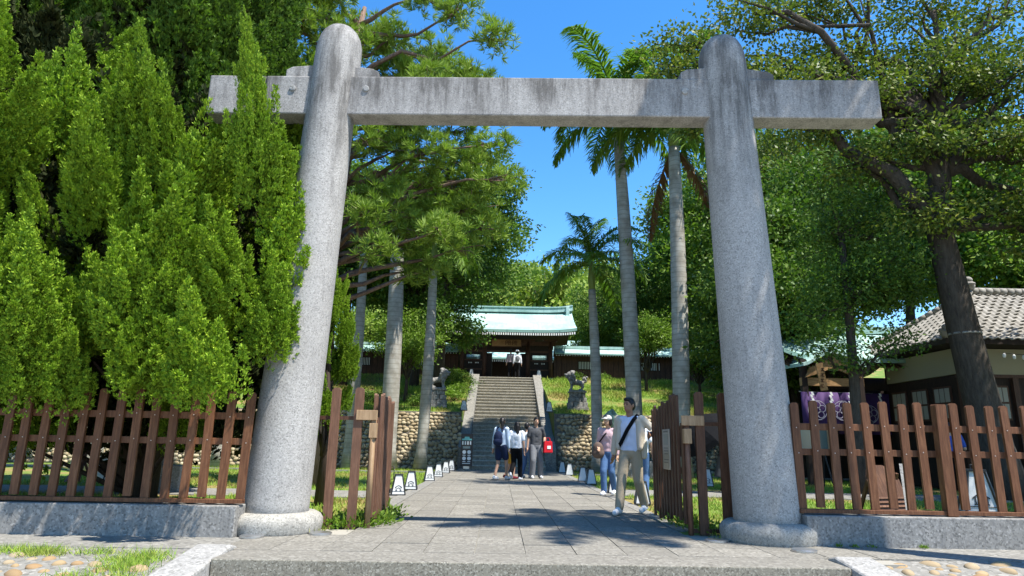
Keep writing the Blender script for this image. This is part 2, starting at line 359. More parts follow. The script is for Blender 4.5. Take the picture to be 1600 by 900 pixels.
# front steps
steps = empty('front_steps', (0, 0, 0), 0, 'broad washed-aggregate steps below the stone gate in the foreground', 'steps')
for i, (ya, yb, z) in enumerate(((6.6, 7.146, 0), (6.22, 6.596, -.21), (5.84, 6.216, -.42))):
    b = MB().bx(-2.655, 3.355, ya, yb, z - .2, z, 0)
    b.m = [1, 0, 1, 1, 1, 1]
    b.build('step', [M['slab'], M['step_front']], steps, bevel=.012)
for x0, x1, lab in ((-3.03, -2.66, 'speckled granite cheek stone at the left end of the front steps'), (3.36, 3.74, 'speckled granite cheek stone at the right end of the front steps')):
    dy = .0 if x0 < 0 else -.18
    o = MB().prism([(7.28 + dy, -.4), (7.28 + dy, .015), (7.12 + dy, .05), (6.95 + dy, .03), (5.3 + dy, -.20), (5.3 + dy, -.9)], x0, x1, axis='x').build('cheek_stone', M['cheek'], bevel=.035, seg=3)
    tag(o, lab, 'cheek stone')
# ledge in front of the kerb walls + cobbled bank
for x0, x1 in ((-16, -2.845), (4.055, 16)):
    struct(MB().bx(x0, x1, 7.2, 8.05, -.4, -.006).build('ledge', M['conc']))
for side, x0, x1 in ((-1, -16, -3.035), (1, 3.745, 16)):
    nx, ny = 60, 14; vs = []; fs = []; rng = random.Random(5)
    for j in range(ny + 1):
        for i in range(nx + 1):
            t = j / ny; yy = 7.22 - t * 2.6; zz = -.012 - .15 * t - .42 * t * t + rng.uniform(-.012, .012) * (t > 0.02)
            vs.append((x0 + (x1 - x0) * i / nx, yy + rng.uniform(-.03, .03) * (j > 0), zz))
    fs = [(j * (nx + 1) + i, (j + 1) * (nx + 1) + i, (j + 1) * (nx + 1) + i + 1, j * (nx + 1) + i + 1) for j in range(ny) for i in range(nx)]
    bank = struct(MB().add(vs, fs).build('bank', M['conc'], smooth=True))
    rng = random.Random(21 + side); placed = []; tries = 0
    ste = [MB().ell((0, 0, 0), (1, .72, .42 + .1 * k), None, 10, 6).mesh('stone', M['river_stone'], True) for k in range(3)]
    while len(placed) < 190 and tries < 4000:
        tries += 1; a = rng.uniform(-7.0, -3.15) if side < 0 else rng.uniform(3.85, 7.2); t = rng.uniform(.06, .62)
        if side < 0 and t < .10 + .10 * max(0, (a + 5)): continue
        sz = rng.uniform(.045, .12)
        if any((a - q[0]) ** 2 + ((t - q[1]) * 2.6) ** 2 < (sz + q[2] + .02) ** 2 for q in placed): continue
        placed.append((a, t, sz)); yy = 7.22 - t * 2.6; zz = -.012 - .15 * t - .42 * t * t
        link('stone', rng.choice(ste), bank, (a, yy, zz - .012 * sz / .08), (.24 + rng.uniform(-.15, .15), rng.uniform(-.2, .2), rng.uniform(-1.2, 1.2)), (sz, sz, sz))

# ------------------------------------------------------------------ torii
tor = empty('stone_torii', (.3, 8.55, 0), 0, 'tall grey granite torii gate with one crossbeam and round leaning pillars', 'torii gate')
def pillar(xb, xt, y, H, rb, rt):
    pts = []; rad = []
    for i in range(30):
        t = i / 29; z = .1 + (H - .42 - .1) * t; pts.append((xb + (xt - xb) * t, y, z)); rad.append(rb + (rt - rb) * t ** .9)
    xa = xb + (xt - xb) * 1.03
    for a in (15, 30, 45, 60, 72, 82, 88):
        pts.append((xa, y, H - .42 + .42 * math.sin(R_(a)))); rad.append(rt * (math.cos(R_(a)) ** .75))
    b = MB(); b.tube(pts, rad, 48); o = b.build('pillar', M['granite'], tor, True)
    prof = [(.40, .23), (.50, .225), (.555, .195), (.585, .15), (.59, .09), (.575, .02), (.56, -.05)]
    q = MB(); q.lathe(prof[::-1], 48, (xb, y, 0)); q.build('base_ring', M['granite_base'], tor, True)
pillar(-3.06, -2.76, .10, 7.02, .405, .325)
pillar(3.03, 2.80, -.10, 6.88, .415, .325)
# beam pieces (local x is world-0.3)
def beam(x0, x1):
    n = 10; b = MB()
    yc = lambda x: .10 - (x + 2.9) / 5.8 * .2
    b.prism([(x0, 5.54), (x1, 5.54), (x1, 6.13), (x0, 6.13)], -.17, .17)
    b.v = [(x, y_ + yc(x), z) for x, y_, z in b.v]
    b.build('crossbeam', M['granite_beam'], tor, bevel=.018, seg=2)
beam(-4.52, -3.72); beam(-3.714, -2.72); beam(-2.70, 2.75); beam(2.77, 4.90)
for x, s in ((-2.79, -1), (-2.79, 1), (2.82, -1), (2.82, 1)):
    w0, w1 = .20, .66
    yc = .10 if x < 0 else -.10
    p = [(x + s * w0, 6.10), (x + s * w1, 6.10), (x + s * w1, 6.24), (x + s * (w1 - .09), 6.29), (x + s * w0, 6.33)]
    MB().prism(p if s > 0 else p[::-1], yc - .13, yc + .13).build('wedge', M['granite_beam'], tor, bevel=.012)
for x in (-3.32, -2.28, 2.20):
    yc = .10 - (x + 2.9) / 5.8 * .2
    MB().lathe([(.045, 0), (.045, .02), (.03, .024)], 14).build('plug', M['cheek'], tor, loc=(x, yc - .168, 5.93), rot=(R_(90), 0, 0))
for i, (x, y_, w_) in enumerate(((-2.10, 8.36, 'just right of the left torii pillar'), (-2.79, 8.02, 'in front of the left torii pillar'), (2.62, 8.27, 'just left of the right torii pillar'), (3.36, 7.60, 'in front of the right torii pillar'))):
    o = empty('ground_light', (x, y_, 0), 0, 'flat round metal floor light set in the paving ' + w_, 'floor light', 'floor lights at the torii')
    MB().lathe([(.135, 0), (.135, .018), (.12, .026), (.105, .026)], 24).build('rim', M['steel'], o)
    MB().lathe([(.103, .018), (.103, .024)], 24).build('lens', M['iron'], o)

# ------------------------------------------------------------------ kerb walls and picket fences
for x0, x1, lab in ((-16, -3.0, 'long grey granite kerb wall under the left picket fence'), (3.6, 16, 'long grey granite kerb wall under the right picket fence')):
    o = MB().bx(x0, x1, 8.0, 8.32, -.3, .335).build('kerb_wall', M['curb'], bevel=.012); tag(o, lab, 'kerb wall')
def slat_mesh(w, t, z0, z1, mat_, ch=.022):
    return MB().prism([(-w / 2, z0), (w / 2, z0), (w / 2, z1 - ch), (w / 2 - ch * .9, z1), (-w / 2 + ch * .9, z1), (-w / 2, z1 - ch)], -t / 2, t / 2).mesh('slat', mat_)
sl_me = slat_mesh(.096, .036, .40, 1.655, M['fence']); post_me = slat_mesh(.125, .11, .36, 1.665, M['fence'], .012)
nail_me = MB().ell((0, 0, 0), (.007, .004, .007), None, 6, 4).mesh('nail', M['nail'])
def fence(x_start, sgn, n, post_at, label):
    y = 8.15; f = empty('picket_fence', (x_start, y, 0), 0, label, 'fence', 'wooden picket fences'); L = n * .218
    for z, h in ((1.355, .082), (1.055, .078)):
        MB().bx(min(0, sgn * L), max(0, sgn * L), .022, .055, z - h / 2, z + h / 2).build('rail', M['fence'], f, bevel=.004)
    MB().bx(min(0, sgn * L), max(0, sgn * L), -.05, .06, .352, .398).build('bottom_rail', M['fence'], f, bevel=.004)
    for i in range(n):
        x = sgn * (.05 + i * .218); pst = i % 9 == post_at
        jz = random.uniform(-.018, .018)
        s_ = link('post' if pst else 'slat', post_me if pst else sl_me, f, (x + random.uniform(-.008, .008), -.02 if pst else 0, jz), (random.uniform(-.006, .006), random.uniform(-.013, .013), random.uniform(-.03, .03)))
        if not pst:
            for z in (1.355, 1.055): link('nail', nail_me, s_, (random.uniform(-.01, .01), -.019, z))
fence(3.58, 1, 40, 8, 'dark brown wooden picket fence right of the torii')
fence(-2.98, -1, 45, 9, 'shaded brown wooden picket fence left of the torii, under the juniper')

# ------------------------------------------------------------------ gate leaves and side panels
def gate(side):
    # side -1 left: hinge x=-1.80 ; +1 right: hinge x=2.45 (leaf swung inwards along +y)
    hx = -1.67 if side < 0 else 2.47; hy = 9.0 if side < 0 else 8.82
    nm = 'left' if side < 0 else 'right'
    wood = M['gate_wood'] if side < 0 else M['gate_dark']
    # fixed panel
    pl = empty('gate_side_panel', (hx, hy, 0), 0, 'two tall brown pickets fixed between the %s torii pillar and gate leaf' % nm, 'fence panel', 'gate side panels')
    sm = slat_mesh(.115, .05, .0, 1.80, wood, .03)
    for dx in ((-.21, -.52) if side < 0 else (.17, .48)): link('slat', sm, pl, (dx, 0, random.uniform(-.02, .02)))
    a, b = (-.95, .0) if side < 0 else (.0, .80)
    MB().bx(a, b, .028, .06, 1.36, 1.41).build('rail', M['gate_dark'], pl); MB().bx(a, b, .028, .07, .02, .07).build('bottom_rail', M['gate_dark'], pl)
    MB().bx(*( (-.23, .05) if side < 0 else (-.08, .22)), -.055, -.027, 1.36, 1.49).build('bracket', M['gate_pale'], pl, bevel=.004)
    if side > 0:
        MB().bx(.69, .73, 0, .04, 0, 1.05).build('post', M['gate_dark'], pl)
    # leaf
    lf = empty('gate_leaf', (hx, hy, 0), R_(3.7 if side < 0 else -2.0), 'open slatted %s gate leaf swung inward beside the path' % ('reddish brown' if side < 0 else 'dark brown') + (' with a notice plate' if side > 0 else ''), 'gate', 'gate leaves')
    pale = M['gate_pale'] if side < 0 else M['gate_wood']
    MB().tube([(0, .0, .0), (0, .0, 1.40)], .035, 10).build('hinge_post', pale, lf, True)
    MB().bx(-.05, .05, -.05, .05, 1.13, 1.32).build('hinge_block', M['gate_pale'], lf, bevel=.004)
    MB().bx(-.05, .05, .05, .17, .12, 1.40).build('stile', wood, lf, bevel=.005); MB().bx(-.05, .05, 2.03, 2.14, .12, 1.40).build('stile', wood, lf, bevel=.005)
    for z in (.22, .78, 1.32): MB().bx(-.045 if side > 0 else .0, .0 if side > 0 else .045, .17, 2.03, z - .04, z + .04).build('rail', M['gate_dark'], lf)
    me = MB().prism([(-.036, .10), (.036, .10), (.036, 1.70), (.018, 1.725), (-.018, 1.725), (-.036, 1.70)], -.017, .017, axis='x')
    me.v = [(x, y_, z) for x, y_, z in me.v]; me = me.mesh('slat', M['gate_wood'] if side < 0 else M['gate_dark'])
    for i in range(10):
        link('slat', me, lf, (-.066 if side > 0 else .066, .24 + i * .19, random.uniform(-.03, .05) + (.0 if side < 0 else .05 - .012 * i)))
    if side < 0:
        me2 = MB().prism([(-.042, .10), (.042, .10), (.042, 1.70), (.02, 1.725), (-.02, 1.725), (-.042, 1.70)], -.017, .017, axis='x').mesh('slat', M['gate_wood'])
        for i in range(10): link('slat', me2, lf, (-.03, .31 + i * .19, random.uniform(-.015, .03)))
        MB().tube([(.09, 2.0, .5), (.13, 2.0, .5), (.13, 2.0, .7), (.09, 2.0, .7)], .008, 6).build('latch', M['iron'], lf, True); MB().bx(.085, .10, 1.9, 2.08, .3, .36).build('latch_bar', M['iron'], lf)
    else:
        pq = MB().bx(-.105, -.088, .62, 1.06, .77, 1.33).build('notice_plate', M['plate'], lf, bevel=.003)
        # faint printed lines of the notice
        for k, (z, w, h) in enumerate(((1.285, .30, .02), (1.06, .26, .012), (1.02, .3, .012), (.98, .22, .012), (.90, .3, .012), (.86, .28, .012))):
            MB().bx(-.107, -.1055, .84 - w / 2, .84 + w / 2, z, z + h).build('notice_text', M['plate_ink'], pq)
        MB().bx(-.107, -.1055, .70, .98, 1.11, 1.26).build('notice_map', M['plate_map'], pq)
    return lf
M['plate'] = mat('metal_plate', (.36, .34, .30), .32, .75); M['plate_ink'] = mat('plate_ink', (.16, .15, .14), .6); M['plate_map'] = mat('plate_map', (.28, .29, .26), .4, .4)
gate(-1); gate(1)

# ------------------------------------------------------------------ lanterns
M['lamp_panel'] = mat('lantern_panel', (.56, .57, .56), .5)
def make_lantern():
    o = empty('floor_lantern')
    b, t, h = .165, .085, .50
    def c(s, q, z): k = b + (t - b) * (z - .05) / (h - .05); return Vector((s * k, q * k, z))
    for s, q in ((-1, -1), (1, -1), (1, 1), (-1, 1)):
        MB().bar(c(s, q, .03), c(s, q, h), .022, .022).build('frame_bar', M['iron'], o)
    f = MB().bx(-b - .012, b + .012, -b - .012, b + .012, .0, .045); f.build('base', M['iron'], o); MB().bx(-t - .014, t + .014, -t - .014, t + .014, h - .005, h + .02).build('cap', M['iron'], o)
    MB().tube([(-.03, 0, h + .02), (-.03, 0, h + .07), (.03, 0, h + .07), (.03, 0, h + .02)], .006, 6).build('handle', M['iron'], o)
    for k in range(4):
        a = k * math.pi / 2; Mr = Matrix.Rotation(a, 3, 'Z'); kb, kt = .96, .96
        vs = [Mr @ Vector(p) for p in ((-b * kb, -b + .004, .046), (b * kb, -b + .004, .046), (t * kt, -t + .004, h - .006), (-t * kt, -t + .004, h - .006))]
        vs2 = [v - Mr @ Vector((0, -.006, 0)) for v in vs]
        p = MB().add(vs + vs2, [(0, 1, 2, 3), (7, 6, 5, 4), (0, 4, 5, 1), (1, 5, 6, 2), (2, 6, 7, 3), (3, 7, 4, 0)]).build('panel', M['lamp_panel'], o)
        if k == 0:
            e = MB(); yy = lambda z: -(b + (t - b) * (z - .046) / (h - .05)) - .001
            def seg(x0, z0, x1, z1, w=.013): e.bar((x0, yy(z0), z0), (x1, yy(z1), z1), .004, w, up=(0, -1, 0)) if False else e.bar((x0, yy(z0), z0), (x1, yy(z1), z1), w, .004, up=(0, -1, .15))
            seg(-.085, .20, -.04, .235); seg(-.04, .235, 0, .25); seg(0, .25, .04, .235); seg(.04, .235, .085, .20)
            seg(-.058, .215, -.058, .135); seg(.058, .215, .058, .135); seg(-.075, .135, -.03, .135); seg(.03, .135, .075, .135)
            for i in range(6):
                a0, a1 = math.pi * i / 6, math.pi * (i + 1) / 6
                seg(.036 * math.cos(a0), .16 + .036 * math.sin(a0), .036 * math.cos(a1), .16 + .036 * math.sin(a1), .010)
            seg(-.14 , .112, .14, .112, .008)
            e.build('emblem', M['iron'], p)
    return o
lan0 = make_lantern()
ords = ['nearest', 'second nearest', 'third nearest', 'fourth nearest', 'fifth nearest', 'farthest']
spots = []
for i, (x, y) in enumerate(((-1.98, 14.57), (-1.92, 16.2), (-1.88, 20.0), (-1.82, 22.3), (-1.80, 25.2), (-1.75, 27.5))): spots.append((x - .12, y, -.02, .08 + random.uniform(-.1, .15), .85, ords[i] + ' white tapered lantern in the row left of the path'))
for i, (x, y) in enumerate(((2.75, 13.3), (2.70, 16.2), (2.62, 19.65), (2.58, 21.1), (2.58, 25.1), (2.52, 27.3))): spots.append((x + .05, y, -.02, 1.45 + random.uniform(-.15, .15), .85, ords[i] + ' white tapered lantern in the row right of the path'))
spots += [(-4.35, 17.2, -.02, .1, 1, 'white tapered lantern on the lawn seen between left pillar and gate pickets'), (-8.94, 18.1, -.02, .7, 1, 'white tapered lantern standing behind the left picket fence'),
          (5.96, 19.4, -.02, -.3, 1, 'white tapered lantern on the lawn near the black umbrella'), (-1.62, 30.35, 2.5, .1, .9, 'small white lantern on top of the left cobble wall by the stairs'),
          (2.25, 30.35, 2.5, 0, .9, 'small white lantern on top of the right cobble wall by the stairs'), (2.35, 40.2, 4.95, 0, 1, 'white lantern at the top right of the stairs by the gatehouse'), (-1.75, 40.2, 4.95, 0, 1, 'white lantern at the top left of the stairs by the shrubs'),
          (8.6, 12.2, -.02, -.35, 1.55, 'large white lantern behind the right picket fence')]
for i, (x, y, z, rz, sc, lab) in enumerate(spots):
    o = lan0 if i == 0 else copy_tree(lan0)
    o.location = (x, y, z); o.rotation_euler = (0, 0, rz); o.scale = (sc, sc, sc); tag(o, lab, 'lantern', 'white floor lanterns')

M['tread'] = m_granite('tread_sun_pale', (.24, .22, .17), (.40, .37, .30), (.50, .47, .40), .3, 20, .15)  # paler than the steps, painting in the sun caught by the nosings
# ------------------------------------------------------------------ stairs, cobble walls, terrace
SX0, SX1 = -1.25, 1.97; NS = 26; RISE = 4.95 / NS; TR = 12.0 / NS; SY = 28.1
st = empty('stone_stairs', (.36, SY, 0), 0, 'long flight of weathered stone stairs climbing to the wooden gatehouse', 'stairs')
for i in range(NS):
    MB().bx(SX0 - .36, SX1 - .36, i * TR, i * TR + TR + .10, (i + 1) * RISE - RISE - .3, (i + 1) * RISE - .052).build('step', M['stair'], st)
    MB().bx(SX0 - .362, SX1 - .358, i * TR - .045, i * TR + TR + .05, (i + 1) * RISE - .05, (i + 1) * RISE).build('tread', M['tread'], st, bevel=.01)
for x0, x1, nm in ((SX0 - .47, SX0 - .005, 'left'), (SX1 + .005, SX1 + .47, 'right')):
    p = [(.8, -.3), (.8, 1.75), (2.0, 1.85), (2.6, 1.35 + .12), (12.05, 5.05), (12.4, 5.05), (12.4, -.3)]
    p = [(.55, -.3), (.55, 1.15), (1.0, 1.32), (1.6, 1.0), (12.05, 5.12), (12.4, 5.12), (12.4, -.3)]
    p = [(.55, -.3), (.55, .9), (12.05, 5.17), (12.4, 5.17), (12.4, -.3)]
    MB().prism(p, x0 - .36, x1 - .36, axis='x').build('cheek_wall', M['conc'], st, bevel=.02)
# terrace (upper lawn)
def tz(y): return 2.42 + (y - 30.0) * (4.93 - 2.42) / 10.4 if y < 40.4 else 4.93
for x0, x1 in ((-70, SX0 - .48), (SX1 + .48, 70)):
    b = MB(); ys = [29.95, 30.4, 32, 34, 36, 38, 40.4, 60, 62]
    pr_ = [(29.95, -.3)] + [(yy, tz(max(yy, 30)) + (.12 * math.sin(yy * 1.3) if 31 < yy < 40 else 0)) for yy in ys[1:]] + [(62, -.3)]
    pr_.insert(1, (29.95, 2.42)); b.prism(pr_, x0, x1, axis='x'); struct(b.build('terrace', M['lawn']))
struct(MB().bx(SX0 - .475, SX1 + .475, 40.2, 62, 3, 4.945).build('terrace_paving', M['conc']))
# cobble retaining walls, battered: base y=29.0 top y=30
def cobble_wall(x0, x1, detail, label, seed):
    w = empty('cobble_wall', ((x0 + x1) / 2, 29.0, 0), 0, label, 'retaining wall', 'cobble retaining walls'); cx = (x0 + x1) / 2
    b = MB(); b.prism([(0, -.3), (0, 0), (.95, 2.42), (1.3, 2.42), (1.3, -.3)], x0 - cx, x1 - cx, axis='x'); b.build('backing', M['wall_mortar'], w)
    rng = random.Random(seed); mes = []
    for k in range(5):
        q = MB().ell((0, 0, 0), (.118, .075, .088), None, 8, 5); q.v = [(x * (1 + rng.uniform(-.13, .13)), y_ * (1 + rng.uniform(-.1, .1)), z * (1 + rng.uniform(-.13, .13))) for x, y_, z in q.v]; mes.append(q.mesh('stone', M['cobble'], True))
    mass = MB(); ang = math.atan2(.95, 2.42); n = 0; z = .05; r = 0
    cand = []
    while z < 2.41:
        x = x0 + .1 + (.15 if r % 2 else 0)
        while x < x1 - .08:
            wd = rng.uniform(.14, .30); cand.append((x + wd / 2, z + rng.uniform(-.045, .045), wd)); x += wd
        z += .150; r += 1
    lo, hi = detail
    for (x, z, wd) in cand:
        yy = z * .95 / 2.42 - .012; sc = wd / .215
        if lo < x < hi and n < 298:
            link('stone', rng.choice(mes), w, (x - cx, yy + .01, z), (-ang + rng.uniform(-.15, .15), rng.uniform(-.35, .35), rng.uniform(-.15, .15)), (sc, rng.uniform(.85, 1.15), rng.uniform(.85, 1.05))); n += 1
        else:
            mass.ell((x - cx, yy + .01, z), (.118 * sc, .075, .085), (-ang, rng.uniform(-.35, .35), 0), 6, 4)
    o = mass.build('stone_mass', M['cobble_isl'], w, True); o['kind'] = 'stuff'
cobble_wall(-32, SX0 - .48, (-5.6, -1.7), 'sunlit cobblestone retaining wall left of the stairs', 3)
cobble_wall(SX1 + .48, 30, (2.4, 6.4), 'cobblestone retaining wall right of the stairs, mostly in shade', 4)

# ------------------------------------------------------------------ gatehouse on the terrace
GZ = 4.95
gh = empty('gatehouse', (.36, 41.5, GZ), 0, 'dark timber shrine gatehouse with pale green copper roof at the top of the stairs', 'gatehouse')
def curved_roof(parent, hw, y_e, z_e, y_r, z_r, th=.17, up=.12, name='roof', nx=24, ny=8, mt=None, sag=.32):
    """front and back slope, ridge along x; y measured from ridge line"""
    mt = mt or M['copper']
    b = MB()
    for sg in (-1, 1):
        top = []; 
        for j in range(ny + 1):
            t = j / ny
            for i in range(nx + 1):
                x = -hw + 2 * hw * i / nx; yy = y_r + sg * (y_r - y_e) * (1 - t)
                z = z_e + (z_r - z_e) * ((1 - sag) * t + sag * t * t) + up * (abs(x) / hw) ** 5 * (1 - t) ** 1.0 + up * .5 * (abs(x) / hw) ** 5
                top.append((x, yy, z))
        W = nx + 1; bot = [(x, yy, z - th) for x, yy, z in top]; n = len(top)
        fs = [(j * W + i, j * W + i + 1, (j + 1) * W + i + 1, (j + 1) * W + i) for j in range(ny) for i in range(nx)]
        b.add(top, fs if sg < 0 else [q[::-1] for q in fs], 0); b.add(bot, [q[::-1] for q in fs] if sg < 0 else fs, 1)
        edge = top[:W] + bot[:W]; b.add(edge, [(i, i + W, i + W + 1, i + 1) for i in range(nx)], 2)
        for side in (0, nx):
            e = [top[j * W + side] for j in range(ny + 1)] + [bot[j * W + side] for j in range(ny + 1)]
            b.add(e, [(j, j + 1, j + 1 + ny + 1, j + ny + 1) for j in range(ny)], 2)
    o = b.build(name, [mt, M['temple_dark'], M['copper_edge']], parent, False)
    return o
M['copper_edge'] = mat('copper_edge', (.20, .34, .30), .6)
rf = curved_roof(gh, 4.25, -2.0, 2.88, 1.0, 4.55)
for dz, hy, h in ((4.50, .30, .16), (4.66, .22, .14), (4.80, .30, .07)):
    b = MB(); n = 16
    for i in range(n):
        x0 = -4.3 + 8.6 * i / n; x1 = x0 + 8.6 / n; e0, e1 = .18 * (abs(x0) / 4.3) ** 6, .18 * (abs(x1) / 4.3) ** 6
        b.add([(x0, 1 - hy, dz + e0), (x1, 1 - hy, dz + e1), (x1, 1 + hy, dz + e1), (x0, 1 + hy, dz + e0), (x0, 1 - hy, dz + h + e0), (x1, 1 - hy, dz + h + e1), (x1, 1 + hy, dz + h + e1), (x0, 1 + hy, dz + h + e0)],
              [(0, 3, 2, 1), (4, 5, 6, 7), (0, 1, 5, 4), (2, 3, 7, 6), (0, 4, 7, 3), (1, 2, 6, 5)])
    b.build('ridge_cap', M['copper'], rf)
for s in (-1, 1): MB().box((s * 3.95, .62, 4.62), (.22, .12, .62)).box((s * 3.95, .62, 4.28), (.30, .14, .12)).build('ridge_ornament', M['copper'], rf, bevel=.02)
for x in (-3.2, -1.6, 0, 1.6, 3.2): MB().bx(x - .02, x + .02, -2.008, -1.99, 2.72, 2.88).build('eave_seam', M['copper_dark'], rf)
rb = MB(); rt = MB()
for i in range(60):
    x = -4.1 + i * 8.2 / 59; z0 = 2.62 + .12 * (abs(x) / 4.1) ** 5
    rb.bar((x, -2.04, z0 - .02), (x, .5, z0 + .42), .07, .09); rt.box((x, -2.06, z0 - .02), (.082, .04, .14))
o = rb.build('rafters', M['temple_dark'], gh); o['kind'] = 'stuff'; o = rt.build('rafter_tips', M['white'], gh); o['kind'] = 'stuff'
for x in (-2.78, -1.38, 1.38, 2.8):
    for y in (0, 1.6): MB().lathe([(.13, 0), (.13, 2.45)], 16, (x, y, 0)).build('column', M['temple_wood'], gh, True)
    MB().lathe([(.17, 0), (.17, .16), (.14, .18)], 16, (x, 0, 0)).build('column_shoe', M['copper_dark'], gh, True)
for y in (0, 1.6): MB().bx(-3.1, 3.1, y - .10, y + .10, 2.20, 2.44).build('beam', M['temple_wood'], gh, bevel=.01)
MB().bx(-2.65, 2.65, -.05, .05, 1.74, 1.86).build('lintel', M['temple_wood'], gh); MB().bx(-2.65, 2.65, -.03, .03, 1.86, 2.2).build('frieze', M['temple_dark'], gh)
for x in (-2.78, -1.38, 1.38, 2.8): # brackets
    MB().prism([(-.5, .16), (-.42, .03), (-.15, .0), (.15, .0), (.42, .03), (.5, .16)], -.1, .1).build('bracket', M['temple_wood'], gh, loc=(x, -.02, 2.445))
for s in (-1, 1): # side bays
    x0, x1 = (-2.65, -1.51) if s < 0 else (1.51, 2.67)
    MB().bx(x0, x1, -.04, .04, 0, 1.28).build('panel', M['temple_dark'], gh); MB().bx(x0, x1, -.045, .045, 1.58, 1.74).build('panel', M['temple_dark'], gh)
    for xx in (x0, x1 - .16): MB().bx(xx, xx + .16, -.04, .04, 1.281, 1.579).build('panel', M['temple_dark'], gh)
    for z in (.12, .62, 1.2): MB().bx(x0, x1, -.07, -.041, z, z + .08).build('batten', M['temple_wood'], gh)
    b = MB()
    for k in range(11): xx = x0 + .2 + k * (x1 - x0 - .4) / 10; b.bx(xx - .022, xx + .022, -.03, .03, 1.281, 1.579)
    o = b.build('window_lattice', M['temple_dark'], gh); o['kind'] = 'stuff'
    b = MB(); 
    for k in (0, 1, 2, 5, 6, 7): xx = x0 + .28 + k * .085; b.bx(xx, xx + .04, -.045, -.041, 1.02, 1.09)
    b.build('painted_daylight_slots', M['white'], gh)  # white strips painted as daylight through a row of small openings
bd = MB().box((0, -.42, 2.28), (1.82, .06, .44), (-.22, 0, 0)).build('name_board', M['board'], gh, bevel=.01)
fr = MB()
for cx_, cz_, w_, h_ in ((0, .235, 1.92, .05), (0, -.235, 1.92, .05), (-.935, 0, .05, .52), (.935, 0, .05, .52)): fr.box((cx_, -.445, 2.28 + cz_), (w_, .07, h_), None)
fr.build('board_frame', M['temple_wood'], bd)
ink = MB()
def stroke(a, b, w=.035): ink.bar((a[0], -.462 - .22 * (a[1] - 2.28) * -1, a[1]), (b[0], -.462 - .22 * (b[1] - 2.28) * -1, b[1]), w, .012, up=(0, -1, 0))
for cx_ in (.08, .50):
    z = 2.28
    stroke((cx_ - .14, z + .13), (cx_ - .14, z - .14)); stroke((cx_ - .14, z + .13), (cx_ - .02, z + .13)); stroke((cx_ - .14, z), (cx_ - .02, z)); stroke((cx_ - .02, z + .13), (cx_ - .02, z - .02))
    stroke((cx_ + .03, z + .13), (cx_ + .15, z + .13)); stroke((cx_ + .15, z + .13), (cx_ + .13, z - .15)); stroke((cx_ + .05, z + .13), (cx_ + .03, z - .14)); stroke((cx_ + .05, z + .03), (cx_ + .14, z + .03), .025)

M['ink'] = mat('brown_ink', (.09, .035, .015), .6)
ink.build('board_lettering', M['ink'], bd)
MB().bx(-1.3, -.9, .2, 1.5, 0, 1.72).build('door', M['temple_dark'], gh); MB().bx(.9, 1.3, .2, 1.5, 0, 1.72).build('door', M['temple_dark'], gh)
# wing walls
for s in (-1, 1):
    nm = 'left' if s < 0 else 'right'
    w = empty('wing_wall', (.36 + s * 3.05, 41.9, GZ), 0, 'long dark timber wall with narrow green copper roof %s of the gatehouse' % nm, 'timber wall', 'gatehouse wing walls')
    L = 17
    xa, xb = (0, L) if s > 0 else (-L, 0)
    MB().bx(xa, xb, -.04, .04, 0.12, 1.62).build('boarding', M['temple_wood'], w); MB().bx(xa, xb, -.12, .12, 0, .12).build('sill', M['conc'], w)
    pk = MB().bx(-.012, .012, -.055, -.041, .12, 1.55).mesh('batten', M['temple_dark'])
    for k in range(50): link('batten', pk, w, (s * (.15 + k * .33), 0, 0))
    for k in range(9): MB().bx(-.07, .07, -.10, .10, 0.121, 1.66).build('post', M['temple_wood'], w, loc=(s * (.6 + k * 2.0), 0, 0))
    for k in range(4):
        xx = s * (2.15 + k * 4.0); f = MB().bx(-.62, .62, -.075, -.056, .78, 1.32).build('window', M['temple_dark'], w, loc=(xx, 0, 0)); b = MB()
        for j in range(12): b.bx(-.55 + j * .1 - .018, -.55 + j * .1 + .018, -.095, -.076, .82, 1.28)
        o = b.build('window_bars', M['pale_slat'] if 'pale_slat' in M else M['white'], f); o['kind'] = 'stuff'
    r = curved_roof(w, L / 2, -.75, 1.72, 0, 2.14, .09, .02, nx=8, ny=3); r.location = ((xa + xb) / 2, 0, 0)
    MB().bx(-L / 2, L / 2, -.14, .14, 2.10, 2.27).build('ridge_cap', M['copper'], r)
    b = MB(); t = MB()
    for k in range(100): xx = xa + .1 + k * (L - .2) / 99; b.bar((xx, -.66, 1.60), (xx, .0, 1.82), .05, .05); t.box((xx, -.675, 1.595), (.05, .02, .06))
    o = b.build('rafters', M['temple_dark'], w); o['kind'] = 'stuff'; o = t.build('rafter_tips', M['white'], w); o['kind'] = 'stuff'
# inner hall seen through the gate
ih = empty('inner_hall', (.6, 51, GZ), 0, 'inner shrine hall with pale roof glimpsed through the open gatehouse', 'hall')
MB().bx(-5, 5, 0, .2, 0, 2.4).build('wall', M['temple_dark'], ih); MB().bx(-6, 6, -1.0, .5, -.0, .25).build('plinth', M['conc'], ih)
r = curved_roof(ih, 5.8, -2.2, 2.35, 1.2, 4.2, .14, .1); b = MB(); t = MB()
for k in range(70): xx = -5.5 + k * 11 / 69; b.bar((xx, -2.05, 2.12), (xx, .0, 2.5), .06, .08); t.box((xx, -2.07, 2.11), (.07, .02, .12))
o = b.build('rafters', M['temple_dark'], ih); o['kind'] = 'stuff'; o = t.build('rafter_tips', M['white'], ih); o['kind'] = 'stuff'
for x in (-4.5, -1.6, 1.6, 4.5): MB().lathe([(.14, 0), (.14, 2.3)], 12, (x, -.6, 0)).build('column', M['temple_wood'], ih, True)
MB().bx(-2.5, 2.5, -.9, -.5, 0, .7).build('offertory_box', M['temple_wood'], ih)

